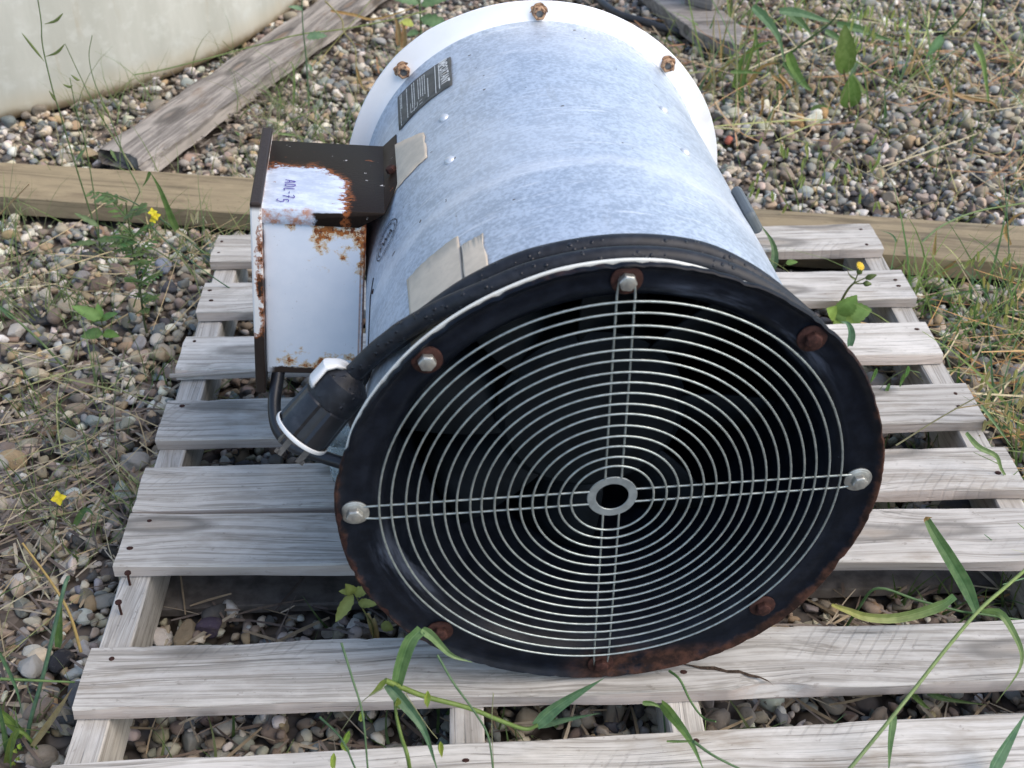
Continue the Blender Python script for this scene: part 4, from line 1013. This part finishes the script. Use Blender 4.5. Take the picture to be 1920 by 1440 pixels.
for (q, d, L, W) in (((575, 70), (.9, -.2, .2), .05, .028), ((568, 18), (-.7, -.2, .3), .035, .015), ((578, 120), (.4, -.4, -.6), .02, .01)):
    p.leaf(aty(*q, y), d, (0, -.6, .9), L, W, (.12, .21, .12), serr=.3)
for a in ([(550, 205), (552, 150), (548, 120), (538, 118)], [(528, 215), (525, 180), (516, 155)], [(590, 205), (560, 215), (500, 240)], [(520, 215), (560, 200), (597, 182)]):
    p.blade(path(a, y-.02), .007, (.17, .27, .09), (.22, .32, .10))
rt = atz(505, 250, GTOP); y = rt.y
p = Plant('weed', 'pale green creeping weed behind the rusty box cover', 'weed', rt)
for a, w_ in (([(370, 318), (430, 290), (480, 262), (540, 212)], .004), ([(365, 316), (400, 295), (455, 285), (490, 268)], .005), ([(335, 345), (370, 320), (430, 310), (478, 300)], .003), ([(320, 350), (350, 330), (378, 318)], .003), ([(505, 258), (540, 230), (590, 205), (620, 195)], .004), ([(520, 250), (560, 255), (600, 270)], .008)):
    p.blade(path(a, (y-.02, y+.02)), w_, (.20, .30, .12), (.16, .26, .10))
for q in ((440, 275), (462, 300), (455, 262), (430, 318), (480, 290), (405, 322)): p.leaf(aty(*q, y), (rnd.uniform(-1, 1), -.3, .5), (0, -.5, 1), .035, .018, (.11, .20, .08), serr=.3)
petals(p, aty(403, 317, y-.02), .008, 4, YEL, (.2, -.7, .6))
rt = atz(790, 95, GTOP); y = rt.y
p = Plant('leafy_weed', 'leafy green weed growing behind the left edge of the white rear flange', 'weed', rt)
p.stem(path([(790, 85), (789, 50), (787, 10), (786, -20)], (y, y)), .0042, (.14, .24, .10), root=True)
for (q, d, L, W) in (((788, 35), (.9, -.3, -.1), .09, .045), ((790, 10), (.9, -.2, .4), .08, .04), ((787, 5), (-.8, -.2, .3), .08, .04), ((785, 60), (-.7, -.4, .0), .035, .025), ((790, 70), (.2, -.5, -.2), .04, .03)):
    p.leaf(aty(*q, y), d, (0, -.6, .9), L, W, (.10, .19, .09), serr=.25)
p.leaf(aty(775, 45, y-.03), (-.5, -.3, .2), (0, -.6, .9), .04, .03, (.36, .40, .08), serr=.2)
for a in ([(748, 85), (746, 50), (740, 30)], [(755, 90), (758, 60), (752, 40)]): p.blade(path(a, y-.1), .022, (.32, .17, .09), (.34, .2, .11))

# sow thistle between the boards right of the fan
rt = atz(1566, 610, GTOP); y = .853
p = Plant('sow_thistle', 'sow thistle with a yellow flower head and buds poking up between deck boards', 'thistle', Vector((aty(1572, 600, y).x, y, 0)))
SC = (.13, .15, .06)
p.stem(path([(1570, 588), (1580, 560), (1592, 540), (1602, 530)], (y, y-.005)), .0034, ((.16, .13, .05), SC), root=True, r1=.0022)
for a in ([(1602, 530), (1606, 520), (1611, 508)], [(1603, 530), (1612, 526), (1624, 520)], [(1603, 531), (1612, 532), (1620, 531)]): p.stem(path(a, y-.006), .0018, SC)
for (q, d, L) in (((1609, 514), (.25, -.1, 1), .014), ((1623, 522), (.9, -.2, .5), .018), ((1619, 531), (1, -.2, -.05), .013)):
    b0 = aty(*q, y-.006); d = Vector(d).normalized(); b = MB(); b.tube([b0, b0+d*L*.3, b0+d*L*.6, b0+d*L], [.0022, .0052, .0042, .0012], 9, cols=[(.12, .17, .05)]*4); p.part('bud', b)
petals(p, aty(1613, 499, y-.008), .0085, 13, (.80, .52, .02), (.35, -.5, .8)); petals(p, aty(1613, 498, y-.008), .0055, 9, (.85, .58, .03), (.3, -.4, .9))
for (q, d, L, W, c) in (((1567, 592), (1, -.25, .35), .058, .046, (.16, .28, .065)), ((1572, 588), (.5, -.2, .9), .045, .036, (.17, .29, .07)), ((1568, 592), (-.45, -.3, .5), .034, .028, (.20, .31, .06)), ((1567, 596), (.35, -.5, -.1), .045, .034, (.22, .34, .07))):
    p.leaf(aty(*q, y-.005), d, (.1, -.9, .6), L, W, c, seg=16, serr=.16, curl=.1)
p.blade(path([(1604, 524), (1594, 517), (1588, 506)], y), .005, (.14, .2, .09), (.3, .2, .15))
rt = atz(1590, 640, GTOP); y = .70
p = Plant('wild_grass', 'curled blue green blade of grass touching the right rim of the black flange', 'grass', Vector((aty(1592, 640, y).x, y-.02, 0)))
p.blade(path([(1594, 650), (1597, 625), (1590, 607), (1577, 603)], y), .017, (.07, .17, .12), (.09, .2, .13))
rt = atz(1440, 520, GTOP); y = 1.0
p = Plant('wild_grass', 'dark green blade of grass bent over the farthest deck board', 'grass', Vector((aty(1450, 500, y).x, y, 0)))
p.blade(path([(1449, 505), (1453, 478), (1447, 452), (1425, 420)], (y, y+.06)), .020, (.05, .12, .06), (.07, .15, .06)); p.leaf(aty(1474, 494, y), (.8, -.2, .3), (0, -.5, 1), .02, .012, (.15, .26, .06)); p.stem(path([(1469, 505), (1472, 495), (1490, 488)], y), .0007, (.15, .22, .06))
p.stem(path([(1440, 485), (1465, 500), (1490, 518)], y-.02), .001, (.25, .28, .1))

# weed under the flange, lower left
rt = atz(690, 1180, GTOP); y = .20
p = Plant('small_weed', 'small yellowish weed in the gap under the left rim of the fan', 'weed', Vector((aty(680, 1170, y).x, y, 0)))
p.stem(path([(700, 1185), (685, 1150), (664, 1112)], y), .0018, (.2, .2, .07), root=True)
for (q, d, L, W) in (((664, 1112), (-.3, -.3, .9), .022, .014), ((664, 1112), (.7, -.3, .5), .024, .014), ((662, 1115), (-.5, -.4, -.6), .04, .016), ((672, 1130), (.8, -.3, .2), .024, .012), ((715, 1170), (.6, -.2, -.2), .016, .014), ((664, 1110), (-.8, -.2, .3), .018, .01)):
    p.leaf(aty(*q, y-.005), d, (0, -.7, .8), L, W, (.26, .27, .06), serr=.15)
for a in ([(690, 1150), (700, 1190), (715, 1215)], [(700, 1160), (708, 1195), (706, 1220)]): p.blade(path(a, y), .008, STRAW, ORG)

# wild oat in the foreground
y = -.02
p = Plant('wild_oat', 'wild oat with a sharply folded broad leaf in front of the black flange', 'grass', Vector((aty(765, 1440, -.02).x, -.02, 0)))
p.stem(path([(768, 1440), (752, 1380), (743, 1340), (738, 1290)], (-.075, y)), .0030, (.15, .23, .05), root=True)
p.stem(path([(722, 1276), (760, 1292), (800, 1307), (880, 1328), (940, 1352), (985, 1367), (1008, 1360)], (y, y+.01)), .0038, ((.20, .28, .06), (.15, .25, .06)), r1=.0026)
p.blade(path([(744, 1286), (752, 1250), (768, 1205), (790, 1181)], (y, y+.02)), .0165, (.085, .19, .06), (.11, .22, .08), prof=lambda u: .8+.2*math.sin(u*3) if u < .75 else .8)
p.blade(path([(792, 1180), (812, 1195), (845, 1228), (886, 1242)], (y+.02, y+.015)), .0125, (.14, .25, .09), (.2, .3, .12))
p.blade(path([(725, 1283), (760, 1322), (795, 1370), (822, 1450)], (y, -.07)), .0165, TEAL, (.075, .17, .09))
p.blade(path([(1004, 1362), (1040, 1330), (1085, 1300), (1132, 1272)], (y+.01, y+.03)), .0195, (.09, .20, .10), (.08, .19, .09))
p.blade(path([(1010, 1362), (1060, 1350), (1125, 1337)], y+.02), .010, (.05, .12, .07), (.06, .14, .07))
p.blade(path([(745, 1330), (748, 1300), (744, 1280)], y), .010, (.2, .29, .07), (.15, .25, .06)); p.blade(path([(722, 1276), (705, 1295), (688, 1308)], y-.005), .008, (.26, .34, .06), (.3, .36, .1))
for a in ([(820, 1228), (850, 1280), (890, 1335), (915, 1380), (925, 1445)], [(640, 1205), (660, 1270), (680, 1340), (690, 1445)], [(600, 1345), (640, 1385), (668, 1445)]): p.stem(path(a, (y+.01, y-.06)), .0016, (.10, .19, .09), r1=.0012)
for a in ([(925, 1300), (922, 1360), (926, 1440)], [(720, 1290), (680, 1315), (640, 1370)], [(760, 1300), (800, 1360), (820, 1385)]): p.stem(path(a, y-.02), .0007, (.36, .36, .2))
p.spikelets([aty(*q, y-.02) for q in ((802, 1295), (680, 1335), (655, 1370), (826, 1390), (626, 1412), (640, 1392), (748, 1310))], .022, (.30, .40, .07), .006)
y = .02
p = Plant('grass_clump', 'green grass stem with drooping leaves at the bottom centre between two deck boards', 'grass', Vector((aty(1250, 1350, .03).x, .03, 0)))
p.blade(path([(1238, 1318), (1262, 1345), (1295, 1390), (1322, 1450)], (.03, -.06)), .0155, (.12, .24, .06), (.09, .2, .06))
p.blade(path([(1205, 1318), (1225, 1320), (1245, 1330)], .04), .008, (.12, .22, .06)); p.stem(path([(1300, 1390), (1340, 1418), (1400, 1448)], -.06), .0022, (.10, .19, .09))
p.stem(path([(1255, 1258), (1275, 1275), (1295, 1315), (1318, 1345), (1342, 1353)], (.06, .0)), .0020, (.09, .19, .06))
p.blade(path([(1250, 1390), (1290, 1390), (1300, 1388)], -.045), .004, GR)

# grass joint on the right
p = Plant('grass_clump', 'jointed grass with long leaves lying over the boards at the right edge', 'grass', Vector((aty(1590, 1190, .20).x, .225, 0)))
p.stem(path([(1578, 1190), (1610, 1140), (1645, 1103), (1720, 1125), (1800, 1146), (1830, 1150), (1925, 1164)], (.21, .16)), .0026, (.10, .19, .07), root=True)
p.blade(path([(1832, 1148), (1812, 1100), (1780, 1045), (1755, 1005), (1738, 974)], (.15, .20)), .0215, (.06, .15, .06), (.07, .16, .05), prof=lambda u: min(1, .5+2*u)*(1-.55*u*u))
p.blade(path([(1752, 1002), (1741, 982), (1736, 972), (1748, 970)], .199), .012, (.38, .22, .09), (.3, .16, .07))
p.blade(path([(1790, 1118), (1760, 1138), (1690, 1158), (1630, 1158), (1590, 1145), (1560, 1134)], (.15, .13)), .0165, (.10, .22, .08), (.36, .32, .08), prof=lambda u: (1-.75*u*u)*(.7 if u < .12 else 1))
p.stem(path([(1590, 1445), (1660, 1360), (1720, 1285), (1775, 1215), (1834, 1146), (1880, 1105), (1930, 1062)], (-.07, .14)), .0026, ((.24, .33, .14), (.26, .36, .10)), r1=.0026)
p.blade(path([(1838, 1146), (1875, 1150), (1900, 1185), (1916, 1225), (1908, 1262), (1868, 1318)], (.13, .04)), .012, (.12, .22, .07), (.2, .27, .1))
p.blade(path([(1677, 1340), (1670, 1390), (1666, 1450)], (-.01, -.06)), .012, (.08, .18, .07), (.08, .17, .06)); p.blade(path([(1860, 1450), (1890, 1395), (1925, 1335)], (-.06, -.02)), .020, (.09, .20, .12), (.10, .22, .12))
p.blade(path([(1740, 1300), (1780, 1312), (1850, 1322)], .1), .010, (.07, .16, .06), GR); p.blade(path([(1700, 1290), (1730, 1320), (1745, 1330)], .08), .009, GR)

# dock leaves and tall grass upper right
rt = atz(1592, 205, GTOP); y = rt.y
p = Plant('dock_plant', 'broad leaved dock with dark green oval leaves on the gravel at upper right', 'weed', rt)
p.stem(path([(1592, 200), (1585, 150), (1582, 130)], y), .003, (.12, .07, .04), root=True)
p.leaf(aty(1582, 138, y), (-.12, -.05, 1), (0, -1, .4), .115, .054, (.075, .14, .02), seg=14, serr=.08, col2=(.10, .15, .025)); p.leaf(aty(1590, 202, y), (-.05, -.1, 1), (0, -1, .4), .08, .052, (.08, .16, .025), seg=12)
p.leaf(aty(1520, 205, y), (.8, -.3, .25), (0, -.5, 1), .05, .02, (.10, .17, .04)); p.stem(path([(1590, 195), (1640, 165), (1680, 140)], y), .0016, (.12, .09, .05))
rt = atz(1386, 190, GTOP); y = rt.y
p = Plant('tall_grass', 'tall clump of broad green grass blades beside the sawn off board', 'grass', rt)
for a, w_, c0, c1 in (([(1384, 190), (1400, 130), (1412, 90), (1420, 40)], .014, GR, YG), ([(1390, 300), (1391, 230), (1394, 150)], .030, (.07, .17, .06), (.09, .2, .08)), ([(1376, 165), (1395, 110), (1425, 85), (1450, 78)], .024, (.12, .24, .05), (.15, .27, .07)),
                      ([(1412, 12), (1440, 40), (1462, 75), (1471, 122)], .030, (.07, .17, .09), (.14, .25, .13)), ([(1462, 20), (1500, 24), (1540, 36), (1562, 42)], .026, (.10, .21, .11), (.12, .23, .12)), ([(1478, 20), (1505, 45), (1522, 65)], .030, (.06, .14, .06), (.08, .17, .07)),
                      ([(1478, 100), (1490, 130), (1510, 160), (1525, 170)], .034, (.13, .24, .05), (.08, .18, .05)), ([(1470, 118), (1495, 150), (1520, 172)], .020, (.06, .15, .06), (.08, .17, .06)), ([(1548, 58), (1575, 75), (1587, 108)], .020, (.14, .25, .11), (.12, .22, .10)),
                      ([(1570, 45), (1615, 55), (1650, 70), (1695, 80)], .026, (.07, .17, .07), (.09, .17, .06)), ([(1370, 135), (1400, 135), (1440, 138)], .013, (.13, .24, .07), GR), ([(1402, 160), (1430, 125), (1462, 118)], .016, (.34, .20, .08), (.38, .2, .07)), ([(1415, 55), (1421, 100), (1426, 140)], .012, (.17, .26, .10), (.14, .24, .08)), ([(1608, 115), (1598, 135), (1588, 150)], .014, (.22, .32, .2), (.2, .3, .18))):
    p.blade(path(a, y+rnd.uniform(-.04, .04)), w_, c0, c1)
p.stem(path([(1368, 200), (1390, 150), (1400, 60), (1408, 20)], y), .0036, ((.30, .30, .14), (.34, .32, .2)), root=True); p.stem(path([(1475, 105), (1510, 78), (1555, 45), (1575, 20)], y-.02), .004, (.05, .11, .03)); p.stem(path([(1382, 200), (1382, 120), (1378, 40), (1392, 22)], y), .004, (.42, .40, .24), root=True)
for a in ([(1448, 142), (1470, 160), (1472, 195)], [(1462, 140), (1480, 160), (1488, 182)], [(1430, 180), (1428, 210), (1405, 260)], [(1462, 185), (1450, 215), (1445, 240)]): p.blade(path(a, y-.08), .011, (.42, .24, .11), ORG, name='dry_leaf')
# wild oats hanging over the gravel
def oats(label, rootpx, area, n, ylean, L=.024, col=(.36, .42, .14)):
    rt = atz(*rootpx, GTOP); p = Plant('wild_oat', label, 'grass', rt, None); y = rt.y
    x0, y0, x1, y1 = area; tops = []
    for k in range(max(2, n//6)):
        tx, ty = rnd.uniform(x0, x1), rnd.uniform(y0-15, (y0+y1)/2)
        p.stem(path([rootpx, ((rootpx[0]*.5+tx*.5)+rnd.uniform(-20, 20), rootpx[1]*.45+ty*.55), (tx, ty)], (y, y+ylean)), .0012, ((.17, .25, .09), (.36, .36, .18)), r1=.0006)
    p.spikelets([aty(rnd.uniform(x0, x1), rnd.uniform(y0, y1), y+ylean*rnd.uniform(.5, 1)) for _ in range(n)], L, col, .0055); return p
oats('wild oat with many pale hanging spikelets at the top right of the gravel', (1690, 190), (1592, 8, 1722, 92), 30, -.05, .03, (.40, .46, .15))
oats('wild oat with scattered green spikelets in front of the far timber, right of the fan', (1500, 420), (1412, 250, 1650, 395), 34, -.04, .026, (.30, .36, .12))
oats('wild oat with yellowing spikelets beside the right ends of the deck boards', (1850, 640), (1790, 470, 1925, 640), 26, -.06, .022, (.38, .38, .13))
oats('wild oat with straw pale spikelets at the right edge near the fifth deck board', (1900, 860), (1830, 690, 1925, 830), 22, -.05, .02, (.44, .38, .17))
y = .62
p = Plant('wild_oat', 'slender wild oat with three hanging green spikelets by the right rim of the fan', 'grass', Vector((aty(1650, 740, y).x, y+.02, 0)))
p.stem(path([(1640, 745), (1662, 715), (1690, 697), (1706, 690)], y), .0006, (.2, .28, .1)); p.spikelets([aty(*q, y) for q in ((1644, 690), (1668, 718), (1695, 700), (1703, 686))], .024, (.12, .24, .07), .006)
# single stalks and blades on the right
rt = atz(1620, 225, GTOP); y = rt.y
p = Plant('grass_stalk', 'straight straw coloured stalk slanting up over the gravel at upper right', 'grass', rt)
p.stem(path([(1600, 230), (1660, 182), (1720, 140), (1790, 95)], (y, y+.02)), .0032, ((.46, .33, .19), (.26, .34, .2))); p.stem(path([(1605, 115), (1650, 142), (1690, 165), (1720, 192)], y+.05), .0024, (.24, .32, .09)); p.blade(path([(1655, 270), (1660, 215), (1658, 160)], y), .016, (.1, .2, .06), TEAL)
p.blade(path([(1640, 305), (1648, 260), (1655, 190)], y-.03), .012, (.42, .26, .12), (.2, .26, .1)); p.blade(path([(1597, 265), (1630, 272), (1655, 278)], y-.08), .008, YG, (.34, .36, .1))
rt = atz(1860, 215, GTOP); y = rt.y
p = Plant('wild_grass', 'yellow green drooping blade with an orange dry leaf at upper right', 'grass', rt)
p.stem(path([(1845, -10), (1838, 40), (1828, 80)], y+.05), .0026, (.08, .17, .05)); p.blade(path([(1828, 80), (1842, 110), (1850, 160), (1856, 212)], y), .022, (.20, .29, .10), (.15, .26, .06))
for a in ([(1790, 175), (1820, 185), (1860, 192), (1876, 215)], [(1772, 145), (1784, 180), (1776, 220), (1762, 240)], [(1740, 205), (1755, 235), (1775, 250)]): p.blade(path(a, y), .014, (.44, .26, .12), ORG, name='dry_leaf')
p.stem(path([(1690, 230), (1750, 180), (1800, 110), (1822, 85)], y+.02), .0034, (.13, .15, .06)); p.stem(path([(1765, 70), (1800, 35), (1822, 5), (1830, -20)], y+.1), .0036, (.06, .12, .03)); p.leaf(aty(1768, 65, y+.1), (-.5, -.3, -.7), (0, -.8, .5), .06, .022, (.12, .24, .10))
rt = atz(1660, 510, GTOP); y = rt.y
p = Plant('grass_stalk', 'long green stalk arching from the pallet corner up over the timber on the right', 'grass', rt)
p.stem(path([(1675, 500), (1720, 462), (1764, 425), (1830, 397), (1925, 380)], (y+.02, y+.12)), .0032, ((.20, .30, .16), (.26, .36, .12)), root=False); p.stem(path([(1675, 500), (1650, 525), (1620, 560)], y), .0032, (.2, .3, .16))
p.stem(path([(1895, 620), (1893, 500), (1888, 400), (1882, 330)], (y-.1, y)), .0018, (.12, .22, .12)); p.stem(path([(1820, 450), (1850, 425), (1866, 407), (1830, 385)], y+.1), .0016, (.46, .34, .2))
p.blade(path([(1688, 500), (1683, 460), (1672, 440), (1650, 432)], y+.05), .008, (.12, .22, .14), TEAL)
p.blade(path([(1750, 510), (1752, 470), (1756, 430)], y), .014, (.44, .28, .14), ORG); p.blade(path([(1740, 535), (1775, 505), (1803, 480)], y-.02), .014, (.46, .30, .12), (.40, .22, .09)); p.blade(path([(1895, 460), (1885, 430), (1905, 405), (1925, 398)], y+.02), .012, (.40, .24, .1), ORG)
p.blade(path([(1820, 548), (1860, 575), (1900, 600), (1940, 625)], y-.05), .022, (.09, .2, .1), (.08, .18, .08)); p.blade(path([(1865, 512), (1900, 530), (1935, 550)], y), .018, (.08, .18, .1), TEAL)
rt = atz(1900, 860, GTOP); y = .42
p = Plant('wild_grass', 'twisted thin leaf curling over the end of the sixth deck board at the right edge', 'grass', Vector((1.24, y, 0)))
p.blade(path([(1812, 812), (1835, 838), (1868, 855), (1878, 880), (1893, 895), (1922, 870)], y), .010, (.15, .24, .10), (.22, .30, .12)); p.stem(path([(1680, 835), (1760, 785), (1850, 735), (1925, 700)], .48), .0016, (.42, .38, .22))
p.stem(path([(1790, 766), (1850, 757), (1925, 745)], .5), .0013, (.44, .32, .18)); p.blade(path([(1840, 760), (1870, 800), (1905, 850)], y), .006, (.15, .25, .12))

# ------------------------------------------------------------------ uncounted grass and litter
def ribbons(name, n, zone, Lr, Wr, zr, cols, tilt=.15, mat=None, par=None, up=False, bent=.12):
    b = MB()
    for _ in range(n):
        x, y = zone()
        L = rnd.uniform(*Lr); W = rnd.uniform(*Wr); a = rnd.uniform(0, 6.283); c = rnd.choice(cols); kk = rnd.uniform(.65, 1.25); c = tuple(q*kk for q in c)
        if up:
            le = rnd.uniform(.15, .9); d = Vector((math.cos(a)*le, math.sin(a)*le, 1)).normalized(); z = GTOP-.005
        else:
            d = Vector((math.cos(a), math.sin(a), rnd.uniform(-tilt, tilt))).normalized(); z = rnd.uniform(*zr)
        p0 = Vector((x, y, z)); s_ = d.cross(Vector((rnd.uniform(-.5, .5), rnd.uniform(-1, 0), .7))).normalized()
        bend = Vector((rnd.uniform(-1, 1), rnd.uniform(-1, 1), -.6 if up else 0))*L*(.35 if up else bent)
        k = 4; pr = None
        for i in range(k+1):
            u = i/k; q = p0+d*L*u+bend*u*u; ww = W*(1-u*.85 if up else (.6+.4*math.sin(3.1*u)))
            q.z = max(q.z, GTOP-.004)
            r = (b.vert(q-s_*ww*.5, c), b.vert(q+s_*ww*.5, c))
            if pr: b.face(pr[0], pr[1], r[1], r[0])
            pr = r
    o = b.build(name, mat or M_STRAW, None, smooth=60, colors=True, recalc=False); return tag(o, kind='stuff')
def zr_(x0, x1, y0, y1, cond=None):
    def f():
        while True:
            x, y = rnd.uniform(x0, x1), rnd.uniform(y0, y1)
            if (cond is None or cond(x, y)) and not blocked(x, y): return x, y
    return f
def clump(cx, n, s):                                   # gathers the litter into drifts
    pts = [(rnd.uniform(cx[0], cx[1]), rnd.uniform(cx[2], cx[3])) for _ in range(n)]
    def f():
        while True:
            c = rnd.choice(pts); x, y = c[0]+rnd.gauss(0, s), c[1]+rnd.gauss(0, s)
            if not blocked(x, y): return x, y
    return f
SG = [(.24, .19, .15), (.15, .115, .09), (.33, .26, .17), (.10, .08, .07), (.42, .36, .27), (.20, .17, .15)]
tag(ribbons('straw_litter', 1500, clump((-.5, -.02, .0, .75), 20, .08), (.01, .075), (.0012, .005), (-.102, -.088), SG), 'dead straw and leaf litter on the gravel left of the pallet')
tag(ribbons('straw_litter', 420, zr_(.04, 1.17, .0, .32), (.02, .09), (.0015, .005), (-.103, -.09), SG), 'dead straw lying in the gaps under the pallet')
tag(ribbons('leaf_litter', 420, clump((-.45, .15, 1.72, 2.2), 10, .07), (.008, .035), (.0018, .006), (-.103, -.086), [(.12, .095, .075), (.08, .065, .05), (.18, .15, .115), (.26, .22, .17)], .5), 'dark dead leaf scraps along the foot of the tank')
tag(ribbons('leaf_litter', 800, clump((.05, 1.25, 1.75, 2.7), 10, .12), (.01, .07), (.0014, .006), (-.102, -.086), SG+[(.32, .17, .09)], .4), 'brown leaf scraps and straw behind the fan')
tag(ribbons('dry_grass', 1300, clump((1.22, 1.8, .2, 1.04), 30, .07), (.04, .2), (.001, .0034), (-.10, -.035), [(.50, .36, .19), (.46, .28, .12), (.56, .48, .30), (.30, .24, .15), (.36, .36, .15), (.48, .26, .10)], .5, bent=.35), 'tangled dry straw grass right of the pallet')
tag(ribbons('green_grass', 760, clump((1.23, 1.8, .25, 1.07), 30, .05), (.06, .26), (.0016, .0065), (0, 0), [(.10, .21, .06), (.09, .2, .10), (.17, .28, .08), (.26, .34, .10)], mat=M_LEAF, up=True), 'green grass growing through the straw right of the pallet')
tag(ribbons('green_grass', 800, clump((-.6, .0, .05, 1.25), 46, .03), (.03, .17), (.0009, .0032), (0, 0), [(.09, .15, .05), (.13, .19, .07), (.2, .23, .1)], mat=M_LEAF, up=True), 'sparse fine grass left of the pallet')
tag(ribbons('green_grass', 620, clump((-.6, .3, 1.15, 2.3), 36, .04), (.04, .2), (.0009, .003), (0, 0), [(.12, .19, .07), (.17, .24, .09), (.3, .28, .14)], mat=M_LEAF, up=True), 'sparse fine grass around the timbers')
tag(ribbons('green_grass', 520, clump((.9, 2.0, 1.3, 2.5), 40, .08), (.03, .16), (.0012, .0042), (0, 0), [(.12, .2, .06), (.2, .27, .09), (.42, .28, .13), (.36, .32, .15)], mat=M_LEAF, up=True), 'sparse grass tufts on the gravel at upper right')
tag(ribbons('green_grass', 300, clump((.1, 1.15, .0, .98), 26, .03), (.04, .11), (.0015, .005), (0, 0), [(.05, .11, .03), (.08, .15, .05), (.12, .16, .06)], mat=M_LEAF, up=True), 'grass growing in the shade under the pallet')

tag(ribbons('green_grass', 210, clump((1.05, 1.95, 1.7, 2.6), 34, .035), (.06, .26), (.002, .008), (0, 0), [(.12, .22, .06), (.10, .2, .09), (.2, .28, .08), (.42, .28, .12), (.5, .42, .25)], mat=M_LEAF, up=True), 'taller loose grass growing around the dock at upper right')
tag(ribbons('green_grass', 60, clump((.55, 1.1, -.08, .0), 6, .03), (.05, .14), (.002, .006), (0, 0), [(.12, .22, .06), (.10, .2, .09), (.16, .25, .07)], mat=M_LEAF, up=True), 'grass between the two nearest deck boards')

tag(ribbons('dry_grass', 260, clump((-.7, -.02, .2, 1.3), 22, .06), (.06, .24), (.0009, .0026), (-.098, -.06), [(.46, .36, .2), (.38, .30, .17), (.30, .32, .14), (.5, .44, .28)], .3, bent=.3), 'loose dry stalks lying over the gravel left of the pallet')
tag(ribbons('dry_grass', 240, clump((1.0, 2.0, 1.4, 2.5), 26, .06), (.06, .26), (.0012, .004), (-.098, -.05), [(.46, .32, .18), (.42, .24, .12), (.34, .36, .14), (.5, .44, .28)], .35, bent=.35), 'loose dry stalks lying over the gravel at upper right')
